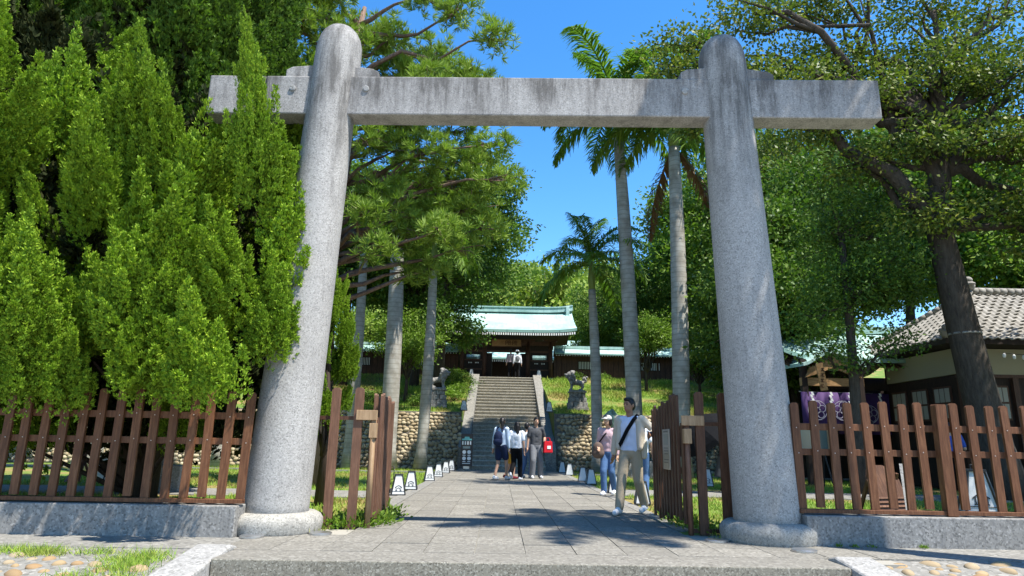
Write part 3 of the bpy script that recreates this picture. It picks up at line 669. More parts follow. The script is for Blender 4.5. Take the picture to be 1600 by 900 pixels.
# ------------------------------------------------------------------ guardian lions
def komainu(loc, face, label):
    """face=-1 : looks towards -x"""
    k = empty('guardian_lion', loc, 0, label, 'stone lion', 'guardian lions')
    def P(x, y, z): return (x * face, y, z)
    p = MB()
    for (w0, w1, d, z0, z1) in ((.98, .94, .86, 0, .14), ):
        p.box((0, 0, (z0 + z1) / 2), (w0, d, z1 - z0))
    p.build('plinth', M['statue'], k, bevel=.02)
    ped = empty('pedestal', (0, 0, 0)); ped.parent = k
    bm_ = []
    for r, (z0, h, w, n) in enumerate(((.14, .24, .92, 4), (.385, .22, .82, 3), (.61, .20, .72, 4))):
        for i in range(n):
            ww = w / n; x = -w / 2 + (i + .5) * ww + random.uniform(-.01, .01)
            MB().box((x, 0, z0 + h / 2), (ww - .012, w * .85 + random.uniform(-.02, .03), h - .012), None, 0, (1.0, .95)).build('block', M['statue'], ped, bevel=.012)
    MB().bx(-.41, .41, -.34, .34, .815, .90).build('cap_slab', M['statue'], k, bevel=.012)
    b = MB(); z = .90
    b.bx(-.36, .36, -.2, .2, z, z + .05)
    # body standing, head raised to face
    b.cap(P(-.20, 0, z + .44), P(.20, 0, z + .38), .145, .12); b.ell(P(-.22, 0, z + .43), (.15, .15, .18)); b.ell(P(.20, 0, z + .36), (.14, .14, .15))
    for s in (-1, 1):
        b.cap(P(-.24, s * .10, z + .36), P(-.27, s * .11, z + .09), .065, .05); b.ell(P(-.31, s * .11, z + .08), (.08, .055, .045))
        b.cap(P(.18, s * .10, z + .34), P(.27, s * .11, z + .20), .085, .06); b.cap(P(.27, s * .11, z + .20), P(.20, s * .11, z + .08), .055, .045); b.ell(P(.15, s * .11, z + .08), (.085, .055, .04))
    b.cap(P(-.24, 0, z + .52), P(-.31, 0, z + .66), .135, .13)      # neck
    b.ell(P(-.32, 0, z + .76), (.185, .17, .165)); b.ell(P(-.47, 0, z + .74), (.11, .12, .085)); b.ell(P(-.46, 0, z + .645), (.10, .10, .04)); b.ell(P(-.57, 0, z + .78), (.035, .055, .035)); b.ell(P(-.25, 0, z + .58), (.20, .19, .17))
    for i in range(9):                                              # mane curls
        a = -1.9 + i * .48; b.ell(P(-.20 + .03 * math.cos(i * 2), .17 * math.sin(a), z + .72 + .18 * math.cos(a)), (.085, .08, .085))
    for i in range(6):
        for s in (-1, 1): b.ell(P(-.20 + .02 * (i % 2), s * .155, z + .80 - i * .07), (.06, .055, .06))
    for s in (-1, 1): b.ell(P(-.28, s * .11, z + .90), (.06, .035, .06)); b.ell(P(-.47, s * .075, z + .82), (.03, .03, .03))
    for i in range(7): a = i / 6 * 4.2; b.ell(P(.33 + .10 * math.sin(a) * (1 - .08 * i), 0, z + .44 + .15 * (1 - math.cos(a)) * .6), (.07 - .004 * i, .08, .07))
    for i in range(4): b.ell(P(.36 + .03 * i, .03 * (-1) ** i, z + .50 + .05 * i), (.055, .07, .06))
    remesh(b, 'lion_body', M['statue'], .018, k, 2)
    return k
komainu((-2.92, 31.1, tz(31.1) - .06), -1, 'carved stone guardian lion on a block pedestal left of the stairs')
komainu((3.62, 31.1, tz(31.1) - .06), 1, 'carved stone guardian lion on a block pedestal right of the stairs')

# ------------------------------------------------------------------ information pillar by the stairs
sg = empty('information_pillar', (-1.30, 27.75, 0), .05, 'dark upright information sign with white pictograms beside the stair foot', 'sign')
MB().bx(-.30, .30, -.16, .16, 0, .06).build('base', M['conc'], sg); MB().bx(-.12, .12, -.05, .05, .06, .16).build('foot', M['steel'], sg); pn = MB().bx(-.24, .24, -.07, .07, .161, 1.45).build('panel', M['sign_dark'] if 'sign_dark' in M else M['brownboard'], sg, bevel=.008)
M['sign_dark'] = mat('sign_dark', (.055, .045, .042), .5); pn.data.materials[0] = M['sign_dark']; M['teal'] = mat('teal_print', (.18, .50, .46), .5)
MB().prism([(-.20, 1.19), (.20, 1.19), (.20, 1.25), (.11, 1.25), (.09, 1.33), (-.09, 1.33), (-.11, 1.25), (-.20, 1.25)], -.074, -.071).build('pictogram', M['teal'], pn)
for i in range(4): MB().bx(-.195 + i * .105, -.195 + i * .105 + .055, -.074, -.071, 1.01, 1.15).build('lettering', M['white'], pn)
MB().bx(-.16, .14, -.074, -.071, .86, .95).build('lettering', mat('grey_print', (.22, .27, .26), .6), pn)
for x in (-.10, .10):
    for z in (.72, .47): MB().lathe([(.075, 0), (.075, .003)], 16).build('pictogram', M['white'], pn, loc=(x, -.071, z), rot=(R_(90), 0, 0)); MB().bx(x - .06, x + .06, -.074, -.071, z - .14, z - .11).build('lettering', M['grey'] if 'grey' in M else M['white'], pn)
MB().bx(-.17, .15, -.074, -.071, .26, .285).build('lettering', M['white'], pn)

# ------------------------------------------------------------------ bronze horse
hz = empty('bronze_horse', (4.95, 24.6, 0), 0, 'green bronze horse statue behind the walking man, head turned to the path', 'horse statue')
MB().bx(-1.0, 1.1, -.45, .45, -.05, .55).build('pedestal', M['statue'], hz, bevel=.02)
b = MB(); z = .55
b.cap((-.45, 0, z + 1.08), (.55, 0, z + 1.10), .26, .27); b.ell((-.48, 0, z + 1.08), (.24, .22, .30)); b.ell((.6, 0, z + 1.12), (.28, .26, .28)); b.ell((.1, 0, z + 1.0), (.4, .24, .24))
b.cap((-.55, 0, z + 1.22), (-.86, 0, z + 1.62), .20, .125); b.cap((-.62, 0, z + 1.05), (-.88, 0, z + 1.5), .16, .12)
b.cap((-.88, 0, z + 1.68), (-1.17, 0, z + 1.46), .115, .065); b.ell((-1.19, 0, z + 1.44), (.075, .06, .065)); b.ell((-.97, 0, z + 1.56), (.12, .075, .12))
for s in (-1, 1):
    b.cap((-.84, s * .06, z + 1.74), (-.83, s * .075, z + 1.86), .035, .012)
    b.cap((-.52, s * .14, z + .95), (-.54, s * .14, z + .52), .12, .065); b.cap((-.54, s * .14, z + .52), (-.50, s * .14, z + .08), .055, .042); b.ell((-.51, s * .14, z + .05), (.075, .06, .06))
    b.cap((.62, s * .15, z + 1.0), (.56, s * .15, z + .62), .17, .09); b.cap((.56, s * .15, z + .62), (.74, s * .15, z + .48), .085, .065); b.cap((.74, s * .15, z + .48), (.68, s * .15, z + .08), .055, .042); b.ell((.67, s * .15, z + .05), (.075, .06, .06))
for i in range(8): b.ell((-.80 + .05 * i, 0, z + 1.77 - .06 * i), (.075, .05, .09))
for i in range(7): b.ell((.86 + .03 * math.sin(i), 0, z + 1.18 - .13 * i), (.07, .06, .11))
remesh(b, 'horse_body', M['bronze'], .022, hz, 3)

# ------------------------------------------------------------------ tiled house on the right
hs_ = empty('tiled_house', (12.75, 18.5, 0), 0, 'low timber house with hipped clay-tile roof behind the leaning tree', 'house')
EZ, PZ, D = 4.25, 6.15, 5.0
XR = 9.0; px_ = 2.75
roof = MB()
vs = [(0, 0, EZ), (XR, 0, EZ), (XR, D, EZ), (0, D, EZ), (px_, D / 2, PZ), (XR, D / 2, PZ)]
roof.add(vs, [(0, 1, 5, 4), (0, 4, 3), (3, 4, 5, 2), (1, 2, 5)]); lo = [(x, y, z - .14) for x, y, z in vs[:4]]
roof.add(vs[:4] + lo, [(0, 4, 5, 1), (1, 5, 6, 2), (2, 6, 7, 3), (3, 7, 4, 0), (4, 7, 6, 5)])
rf = roof.build('roof', M['temple_dark'], hs_)
tm = MB(); nT = 6
for i in range(nT):
    pass
prof = [(-.15, .0), (-.10, .035), (-.05, .045), (.0, .02), (.06, -.008), (.12, .0), (.155, .025)]
tv = [(x, -.02, z + .02) for x, z in prof] + [(x, .27, z - .005) for x, z in prof] + [(x, -.02, z - .012) for x, z in prof]
k = len(prof)
tm.add(tv, [(i, i + 1, i + 1 + k, i + k) for i in range(k - 1)] + [(i, i + 2 * k, i + 2 * k + 1, i + 1) for i in range(k - 1)])
tile = tm.mesh('tile', M['tile'], False)
sl = math.hypot(D / 2, PZ - EZ); rows = int(sl / .235); angF = math.atan2(PZ - EZ, D / 2); slL = math.hypot(px_, PZ - EZ); angL = math.atan2(PZ - EZ, px_)
cnt = 0; far = MB()
for r in range(rows + 1):
    t = min(r * .235 / sl, .985)
    x = px_ * t + .12
    while x < XR - .1:
        pos = (x, D / 2 * t, EZ + (PZ - EZ) * t + .012)
        if x < 4.6: link('tile', tile, rf, pos, (angF, 0, random.uniform(-.012, .012))); cnt += 1
        else:
            Mx = Euler((angF, 0, 0)).to_matrix(); far.add([Mx @ Vector(v) + Vector(pos) for v in tm.v], tm.f)
        x += .29
    y = D - D / 2 * t - .12
    while y > D / 2 * t + .1:
        if r * .235 / slL < .99:
            link('tile', tile, rf, (px_ * t, y, EZ + (PZ - EZ) * t + .012), (angL, 0, R_(-90) + random.uniform(-.012, .012))); cnt += 1
        y -= .29
o = far.build('tile_mass', M['tile'], rf); o['kind'] = 'stuff'
def ridge_tube(a, b, r=.11):
    a = Vector(a); b = Vector(b); n = max(2, int((b - a).length / .24)); 
    for i in range(n):
        p, q = a.lerp(b, i / n), a.lerp(b, (i + .96) / n)
        MB().tube([p, q], [r, r * .92], 10).build('ridge_tile', M['tile'], rf, True)
ridge_tube((0.02, 0.02, EZ + .09), (px_, D / 2, PZ + .10)); ridge_tube((0.02, D, EZ + .09), (px_, D / 2, PZ + .10)); ridge_tube((px_, D / 2, PZ + .12), (XR, D / 2, PZ + .12), .13)
for p, s in (((px_ - .05, D / 2 - .05, PZ + .30), 1.25), ((.02, -.02, EZ + .17), 1.0), ((0, D, EZ + .16), .9)):
    b = MB().ell(p, (.17 * s, .12 * s, .15 * s)).ell((p[0], p[1] - .02, p[2] + .15 * s), (.11 * s, .09 * s, .09 * s)).ell((p[0] - .13 * s, p[1], p[2] + .05 * s), (.07, .07, .07)).ell((p[0] + .13 * s, p[1], p[2] + .05 * s), (.07, .07, .07))
    b.lathe([(.09 * s, 0), (.09 * s, .05)], 14, (p[0], p[1] - .15, p[2])); b.build('ridge_end', M['tile'], rf, True)
wl = MB().bx(.75, XR - .4, .8, D - .7, 0, 3.3).build('wall', M['temple_dark'], hs_); MB().bx(.70, XR - .4, .745, D - .7, 3.32, 4.08).build('plaster_band', M['cream'], hs_)
MB().bx(.68, XR, .70, .799, 3.22, 3.32).build('beam', M['temple_wood'], hs_); MB().bx(.66, XR, .68, .799, .0, .5).build('plinth', M['cheek'], hs_)
for x in (.72, 2.3, 3.9, 5.5): MB().bx(x, x + .16, .66, .80, .5, 3.22).build('post', M['temple_wood'], hs_)
M['pane'] = mat('paper_pane', (.30, .29, .24), .7)
for x in (1.0, 1.62):
    f = MB().bx(x, x + .56, .735, .795, 2.0, 3.0).build('window', M['temple_wood'], hs_)
    for i in range(3):
        for j in range(2): MB().bx(x + .04 + i * .165, x + .04 + i * .165 + .14, .725, .734, 2.06 + j * .47, 2.47 + j * .47).build('pane', M['pane'], f)
for y in (1.1, 2.2, 3.3):
    f = MB().bx(.69, .745, y, y + .8, 2.0, 3.0).build('window', M['temple_wood'], hs_)
    for i in range(3):
        for j in range(2): MB().bx(.680, .689, y + .05 + i * .24, y + .05 + i * .24 + .2, 2.06 + j * .47, 2.47 + j * .47).build('pane', M['pane'], f)
sb = empty('string_lights', (12.75, 18.5, 0), 0, 'string of small white bulbs under the house eave', 'string lights')
pts = [(1.6 + i * .28, -.05, 3.86 - .05 * math.sin((i % 5) / 4 * math.pi)) for i in range(14)]
MB().tube(pts, .008, 5).build('cable', M['black'], sb)
for p in pts: MB().ell((p[0], p[1], p[2] - .08), (.045, .045, .07)).build('bulb', M['white'], sb, True)

# ------------------------------------------------------------------ copper-roofed pavilion with purple curtains
pv = empty('curtained_pavilion', (12.6, 23.2, 0), 0, 'shaded wooden pavilion with green copper roof and purple curtains behind the right fence', 'pavilion')
r = curved_roof(pv, 3.2, -1.6, 4.05, 1.6, 5.45, .14, .2); MB().bx(-3.2, 3.2, 1.4, 1.8, 5.40, 5.68).build('ridge_cap', M['copper'], r)
# undulating gable over the left bay
b = MB(); nseg = 16; prof = []
for i in range(nseg + 1):
    u = -1 + 2 * i / nseg; prof.append((u * 1.0, 3.75 + .42 * (math.cos(u * math.pi) * .5 + .5) ** .8))
for i in range(nseg):
    (x0, z0), (x1, z1) = prof[i], prof[i + 1]
    b.add([(x0 - 2.0, -2.5, z0), (x1 - 2.0, -2.5, z1), (x1 - 2.0, 0.4, z1 + .15), (x0 - 2.0, .4, z0 + .15), (x0 - 2.0, -2.5, z0 - .1), (x1 - 2.0, -2.5, z1 - .1), (x1 - 2.0, .4, z1), (x0 - 2.0, .4, z0)], [(0, 1, 2, 3), (7, 6, 5, 4), (0, 4, 5, 1), (2, 6, 7, 3), (0, 3, 7, 4), (1, 5, 6, 2)])
b.build('gable_roof', M['copper'], pv)
MB().prism([(-2.9, 3.3), (-2.75, 3.62), (-2.4, 3.72), (-2.0, 4.0), (-1.6, 3.72), (-1.25, 3.62), (-1.1, 3.3), (-1.5, 3.42), (-2.0, 3.62), (-2.5, 3.42)], -2.38, -2.30).build('gable_board', M['board'], pv)
for x, y in ((-2.9, -2.2), (-1.1, -2.2), (-2.9, 0), (-1.1, -.3), (1.0, -.3), (2.9, -.3), (-2.9, 3), (2.9, 3)): MB().bx(x - .09, x + .09, y - .09, y + .09, 0, 3.9).build('post', M['temple_dark'], pv)
MB().bx(-3.0, -1.0, -2.28, -2.12, 3.05, 3.3).build('beam', M['board'], pv); MB().bx(-1.0, 3.0, -.38, -.22, 3.1, 3.35).build('beam', M['temple_dark'], pv); MB().bx(-3, 3, 3.0, 3.1, 0, 3.9).build('back_wall', M['temple_dark'], pv); MB().bx(2.9, 3.0, -.2, 3, 0, 3.9).build('side_wall', M['temple_dark'], pv)
b = MB(); t_ = MB()
for k2 in range(34): xx = -3 + k2 * 6 / 33; b.bar((xx, -1.5, 3.78), (xx, 1.2, 4.7), .05, .07)
o = b.build('rafters', M['temple_wood'], pv); o['kind'] = 'stuff'
M['purple'] = mat('purple_cloth', (.06, .027, .105), .8); M['purple_lit'] = M['purple']
def curtain(a, b_, z0, z1, label, crest_x):
    A = Vector(a); B = Vector(b_); L = (B - A).length; n = 60; d = (B - A).normalized(); nn = Vector((d.y, -d.x, 0))
    root = empty('purple_curtain', (0, 0, 0), 0, label, 'curtain', 'purple crest curtains')
    vs = []
    for i in range(n + 1):
        t = i / n; w = .05 * math.sin(t * L * 9) + .02 * math.sin(t * L * 23)
        p = A.lerp(B, t) + nn * w
        vs += [(p.x, p.y, z1), (p.x + nn.x * w * .6, p.y + nn.y * w * .6, (z0 + z1) / 2), (p.x + nn.x * w, p.y + nn.y * w, z0)]
    fs = [(3 * i + j, 3 * i + 3 + j, 3 * i + 4 + j, 3 * i + 1 + j) for i in range(n) for j in range(2)]
    o = MB().add(vs, fs).build('cloth', M['purple'], root, True); sm = o.modifiers.new('s', 'SOLIDIFY'); sm.thickness = .008
    for cx in crest_x:
        c = A + d * cx + nn * -.09 * (1 if nn.y > 0 else -1); cz = (z0 + z1) / 2 - .02; e = MB()
        def ring(u, w, r, th=.02, m=14):
            for q in range(m):
                a0, a1 = 2 * math.pi * q / m, 2 * math.pi * (q + 1) / m
                p0 = c + d * (u + r * math.cos(a0)); p1 = c + d * (u + r * math.cos(a1))
                e.bar((p0.x, p0.y, cz + w + r * math.sin(a0)), (p1.x, p1.y, cz + w + r * math.sin(a1)), th, .006, up=nn)
        ring(0, 0, .30, .022, 20); ring(0, 0, .09)
        for q in range(5): a0 = math.pi / 2 + q * 2 * math.pi / 5; ring(.17 * math.cos(a0), .17 * math.sin(a0), .10)
        e.build('crest', M['crest'], root)
    MB().tube([A + Vector((0, 0, z1 + .02)) + nn * -.1, (A + B) / 2 + Vector((0, 0, z1 - .02)) + nn * -.1, B + Vector((0, 0, z1 + .02)) + nn * -.1], .018, 6).build('rope', M['rope'], root)
    for q in range(max(2, int(L / .6))):
        c = A + d * (.3 + q * .6) + nn * -.12 * (1 if nn.y > 0 else -1); e = MB()
        zz = z1; ux = 0
        for st_ in range(4):
            e.add([tuple(c + d * (ux - .035) + Vector((0, 0, zz))), tuple(c + d * (ux + .035) + Vector((0, 0, zz))), tuple(c + d * (ux + .075) + Vector((0, 0, zz - .11))), tuple(c + d * (ux + .005) + Vector((0, 0, zz - .11)))], [(0, 1, 2, 3)]); zz -= .09; ux += .03 * (1 if st_ % 2 else -1)
        o2 = e.build('paper_streamer', M['white'], root); o2.modifiers.new('s', 'SOLIDIFY').thickness = .004
M['crest'] = mat('crest_print', (.34, .31, .38), .7); M['rope'] = mat('rope', (.45, .40, .30), .9)
curtain((9.55, 20.95, 0), (11.45, 20.95, 0), 1.75, 2.85, 'purple crest curtain at the pavilion front, nearest the right pillar', (.45, 1.25))
curtain((11.6, 22.85, 0), (15.4, 22.85, 0), 1.6, 3.0, 'deeper purple crest curtain in shade at the back of the pavilion porch', (1.1, 2.8))
wp = empty('hanging_plaque', (9.95, 20.3, 2.85), 0, 'narrow orange wooden plaque with dark characters hung at the pavilion corner', 'plaque')
b = MB().box((0, 0, .42), (.22, .05, .85), (0, -.12, 0)).build('board', M['board'], wp, bevel=.008); e = MB()
for q in range(4): e.box((.065 - q * .022 - .02, -.03, .68 - q * .17), (.10, .006, .025), (0, -.12, 0)).box((.06 - q * .022 - .02, -.03, .64 - q * .17), (.025, .006, .10), (0, -.12, 0)).box((.06 - q * .022 - .02, -.03, .61 - q * .17), (.12, .006, .02), (0, .2, 0))
e.build('lettering', M['ink'], b); MB().bar((0, 0, .84), (-.06, .1, 1.1), .02, .02).build('hanger', M['temple_dark'], wp)

# ------------------------------------------------------------------ small things behind the fences
nb = empty('glass_notice_board', (9.0, 19.6, 0), .1, 'glass-fronted notice board on black legs behind the right fence', 'notice board')
MB().bx(-.62, .62, -.03, .03, 1.05, 1.75).build('panel', mat('board_glass', (.10, .14, .13), .12, spec=.6), nb); fr = MB()
for a in ((-.66, .66, 1.75, 1.79), (-.66, .66, 1.01, 1.05), (-.66, -.62, 1.05, 1.75), (.62, .66, 1.05, 1.75)): fr.bx(a[0], a[1], -.045, .045, a[2], a[3])
fr.build('frame', M['gate_pale'], nb)
for x in (-.5, .5): MB().bar((x, 0, 1.0), (x * 1.15, -.25, 0), .03, .03).bar((x, 0, 1.0), (x * 1.15, .25, 0), .03, .03).build('leg', M['black'], nb)
br = empty('folded_wooden_stool', (6.75, 11.6, 0), .3, 'dark red brown folded wooden seat with pale bar leaning behind the right fence', 'wooden seat')
b = MB().prism([(-.36, 0), (.36, 0), (.36, .62), (.27, .80), (.1, .88), (-.1, .88), (-.27, .80), (-.36, .62)], -.02, .02); o = b.build('panel', M['gate_dark'], br, rot=(-.35, 0, 0)); 
for i in range(4): MB().bx(-.34, .34, -.045, -.021, .08 + i * .07, .11 + i * .07).build('slat', M['gate_wood'], o)
MB().bar((-.10, -.34, 0), (.30, .06, .86), .07, .03).build('bar', M['palebar'] if 'palebar' in M else M['cheek'], br); MB().bar((-.34, .45, 0), (-.30, .18, .7), .05, .05).bar((.34, .45, 0), (.30, .18, .7), .05, .05).build('leg', M['gate_dark'], br)
ys = empty('yellow_sign', (-14.1, 22.2, 0), .45, 'small yellow warning sign on a thin grey post behind the left fence', 'sign')
MB().tube([(0, 0, 0), (0, 0, 1.30)], .03, 8).build('post', M['steel'], ys); p = MB().bx(-.16, .16, -.05, -.03, .98, 1.45).build('plate', M['yellow'], ys)
MB().bx(-.12, .12, -.053, -.051, 1.0, 1.05).bx(-.10, .10, -.053, -.051, 1.12, 1.17).bx(-.06, .02, -.053, -.051, 1.26, 1.29).bx(-.06, -.03, -.053, -.051, 1.29, 1.38).bx(.0, .06, -.053, -.051, 1.20, 1.25).build('lettering', M['black'], p)
ws = empty('brown_signpost', (-10.2, 17.0, 0), .4, 'brown wooden direction sign on a post with splayed foot struts', 'signpost')
MB().box((0, 0, .95), (.13, .13, 1.9), (0, .10, 0)).build('post', M['brownboard'], ws)
for a in (0, 2.1, 4.2): MB().bar((-.04, 0, .60), (-.12 + .32 * math.cos(a), .32 * math.sin(a), 0), .07, .05).build('strut', M['brownboard'], ws)
MB().bx(-.35, -.02, -.10, -.07, 1.35, 1.72).build('board', M['brownboard'], ws); MB().bx(.45, .62, -.10, -.07, 1.3, 1.72).bx(.0, .5, -.08, -.07, 1.62, 1.70).build('board', M['brownboard'], ws)
ls = empty('granite_name_stone', (-7.3, 14.6, 0), .12, 'low granite block with dark sloped plate reading LIBRARY behind the left fence', 'name stone')
MB().bx(-.75, .62, -.22, .22, -.05, .52).build('block', M['cheek'], ls, bevel=.02)
pl_ = MB().prism([(-.25, .521), (.22, .521), (.22, .78)], -.70, .15, axis='x').build('plate', M['plate_stone'] if 'plate_stone' in M else M['conc'], ls)
cu = bpy.data.curves.new('lettering', 'FONT'); cu.body = 'LIBRARY'; cu.size = .16; cu.extrude = .002; cu.align_x = 'CENTER'
to = bpy.data.objects.new('lettering', cu); COL.objects.link(to); dg = bpy.context.evaluated_depsgraph_get(); dg.update(); tme = bpy.data.meshes.new_from_object(to.evaluated_get(dg)); bpy.data.objects.remove(to)
tme.materials.append(M['black']); link('lettering', tme, pl_, (-.27, -.135, .590), (R_(29), 0, 0))
wb = empty('white_utility_box', (-9.6, 16.9, 0), .3, 'white tapered box with dark strap and cable behind the left fence', 'box')
MB().box((0, 0, .33), (.34, .30, .64), None, 0, (.72, .72)).build('body', M['white'], wb, bevel=.01); MB().bar((.02, -.152, .05), (.06, -.112, .62), .05, .012).build('strap', M['black'], wb); MB().bx(-.1, .1, -.08, .08, .65, .70).build('lid', M['iron'], wb)

# ------------------------------------------------------------------ vegetation
rs = np.random.RandomState(11)
def leaves_np(P, D, L, W, fold=.25, rs=rs):
    """diamond leaves: P base (N,3), D axis unit (N,3)"""
    N = len(P); up = nrm(rs.normal(size=(N, 3)) + np.array([0, 0, .8])); S = nrm(np.cross(D, up)); Nn = np.cross(S, D)
    L = np.broadcast_to(np.asarray(L, float), (N,))[:, None]; W = np.broadcast_to(np.asarray(W, float), (N,))[:, None]
    V = np.empty((N, 4, 3)); mid = P + D * L * .45 - Nn * L * fold * .3
    V[:, 0] = P; V[:, 1] = mid + S * W * .5; V[:, 2] = P + D * L; V[:, 3] = mid - S * W * .5
    return V
def rnd_dir(n, rs=rs): return nrm(rs.normal(size=(n, 3)))
def crown_np(blobs, per, cl_r, n_cl, leaf, rs, droop=.25, shell=.55):
    """blobs: list of (center, radii)"""
    out = []
    for (c, r) in blobs:
        c = np.array(c); r = np.array(r, float)
        vol = (r[0] * r[1] * r[2]) ** (1 / 3); k = max(4, int(n_cl * (vol / 1.0) ** 2))
        u = rnd_dir(k, rs); u[:, 2] = np.where(u[:, 2] < -.35, u[:, 2] * .4, u[:, 2]); rad = shell + (1 - shell) * rs.rand(k, 1) ** .6; rad *= (1 + .22 * rs.normal(size=(k, 1)))
        cc = c + u * rad * r
        m = per; P = np.repeat(cc, m, 0); uo = np.repeat(u, m, 0); off = rs.normal(size=P.shape) * cl_r * np.array([1, 1, .6]); P = P + off
        D = nrm(rnd_dir(len(P), rs) * .9 + uo * .55 + nrm(off) * .5 + np.array([0, 0, -droop]))
        out.append(leaves_np(P, D, leaf * (.7 + .6 * rs.rand(len(P))), leaf * .55 * (.8 + .4 * rs.rand(len(P))), rs=rs))
    return np.concatenate(out)
def limb_pts(a, b, n, wob, rng):
    a = Vector(a); b = Vector(b); L = (b - a).length; pts = []
    for i in range(n + 1):
        t = i / n; p = a.lerp(b, t); s = math.sin(t * math.pi)
        pts.append(p + Vector((rng.uniform(-1, 1), rng.uniform(-1, 1), rng.uniform(-.5, 1))) * wob * L * (s if 0 < i < n else 0))
    return pts
def make_broad(name, trunk_pts, r0, blobs, leafmat, barkmat, leaf, per=26, cl_r=.22, n_cl=40, seed=1, fork=None, limb_r=.35, droop=.25, shell=.55):
    """returns (trunk mesh, crown mesh) in local coordinates"""
    rng = random.Random(seed); r_ = np.random.RandomState(seed)
    mb = MB(); n = len(trunk_pts); mb.tube(trunk_pts, [r0 * (1.25 if i == 0 else 1) * (1 - .5 * i / (n - 1)) for i in range(n)], 10)
    fork = fork or [trunk_pts[-1], trunk_pts[-2]]
    for i, (c, r) in enumerate(blobs):
        f = Vector(min(fork, key=lambda q: (Vector(q) - Vector(c)).length)); pts = limb_pts(f, c, 5, .12, rng); rr_ = r0 * limb_r * (.7 + .5 * rng.random())
        mb.tube(pts, [rr_ * (1 - .75 * k / 5) for k in range(6)], 6)
        for q in range(3):
            u = Vector((rng.uniform(-1, 1), rng.uniform(-1, 1), rng.uniform(-.3, .9))).normalized(); e = Vector(c) + Vector((u.x * r[0], u.y * r[1], u.z * r[2])) * .85
            mb.tube(limb_pts(pts[3 + q % 2], e, 3, .12, rng), [rr_ * .4, rr_ * .3, rr_ * .2, rr_ * .1], 5)
    tm_ = mb.mesh(name + '_trunk', barkmat, True)
    V = crown_np(blobs, per, cl_r, n_cl, leaf, r_, droop, shell); cm_ = np_mesh(name + '_crown', V, 4, leafmat)
    return tm_, cm_
def plant(name, loc, meshes, label, cat='tree', group=None, rz=0, sc=(1, 1, 1)):
    o = empty(name, loc, rz, label, cat, group); o.scale = sc
    link('trunk', meshes[0], o); link('crown', meshes[1], o)
    return o

# ---- juniper sprays
def spray_mesh(name, seed, mt, L=1.5, nsub=15, tufts=52, blades=7, wide=.30, bl=.075):
    r = np.random.RandomState(seed); sh = [((0, 0, 0), (0, 0, 1), L, wide * .62)]
    for i in range(nsub):
        h = r.uniform(0, .80); a = i * 2.4 + r.uniform(-.4, .4); tilt = r.uniform(.16, .48) * (1 - .35 * h)
        d = np.array([math.cos(a) * math.sin(tilt), math.sin(a) * math.sin(tilt), math.cos(tilt)])
        l = L * r.uniform(.26, .44) * (1.05 - .5 * h); off = wide * .62 * (1 - h) * r.uniform(.7, 1.1)
        sh.append(((math.cos(a) * off, math.sin(a) * off, h * L), d, l, wide * r.uniform(.26, .38) * (1.1 - .5 * h)))
    Vs = []
    for (b, d, l, R) in sh:
        n = int(tufts * (1.8 if l == L else 1)); b = np.array(b, float); d = nrm(np.array(d, float)[None])[0]
        t = r.rand(n) ** .85; a = r.rand(n) * 2 * np.pi; s0 = nrm(np.cross(d, [.3, .9, .1])[None])[0]; s1 = np.cross(d, s0)
        prof = R * (1 - t) ** .8 * np.minimum(1, t * 5 + .45); rad = (s0[None] * np.cos(a)[:, None] + s1[None] * np.sin(a)[:, None])
        bend = np.array([0, 0, 1.0])
        T = b + d * (t * l)[:, None] + bend * (.18 * l * t ** 2)[:, None] + rad * (prof * (.78 + .28 * r.rand(n)))[:, None]
        P = np.repeat(T, blades, 0); ro = np.repeat(rad, blades, 0); m = len(P); P = P + r.normal(size=P.shape) * .014
        D = nrm(d * .75 + np.array([0, 0, .45]) + ro * .55 + r.normal(size=P.shape) * .55)
        Vs.append(leaves_np(P, D, bl * (.7 + .6 * r.rand(m)), bl * .46, .2, r))
    return np_mesh(name, np.concatenate(Vs), 4, mt)
jun = [spray_mesh('foliage_spray', 100 + i, M['juniper'], L=1.75, nsub=20 + i % 3, tufts=84, wide=.46 + .03 * i, bl=.050, blades=10) for i in range(5)]
jin = [spray_mesh('shade_twigs', 400 + i, M['juniper_shade'], L=1.7, nsub=10, tufts=34, wide=.7, bl=.10, blades=6) for i in range(2)]
jund = [spray_mesh('foliage_spray', 200 + i, M['juniper_dark'], L=1.6, nsub=14, tufts=44, wide=.36, bl=.085) for i in range(3)]
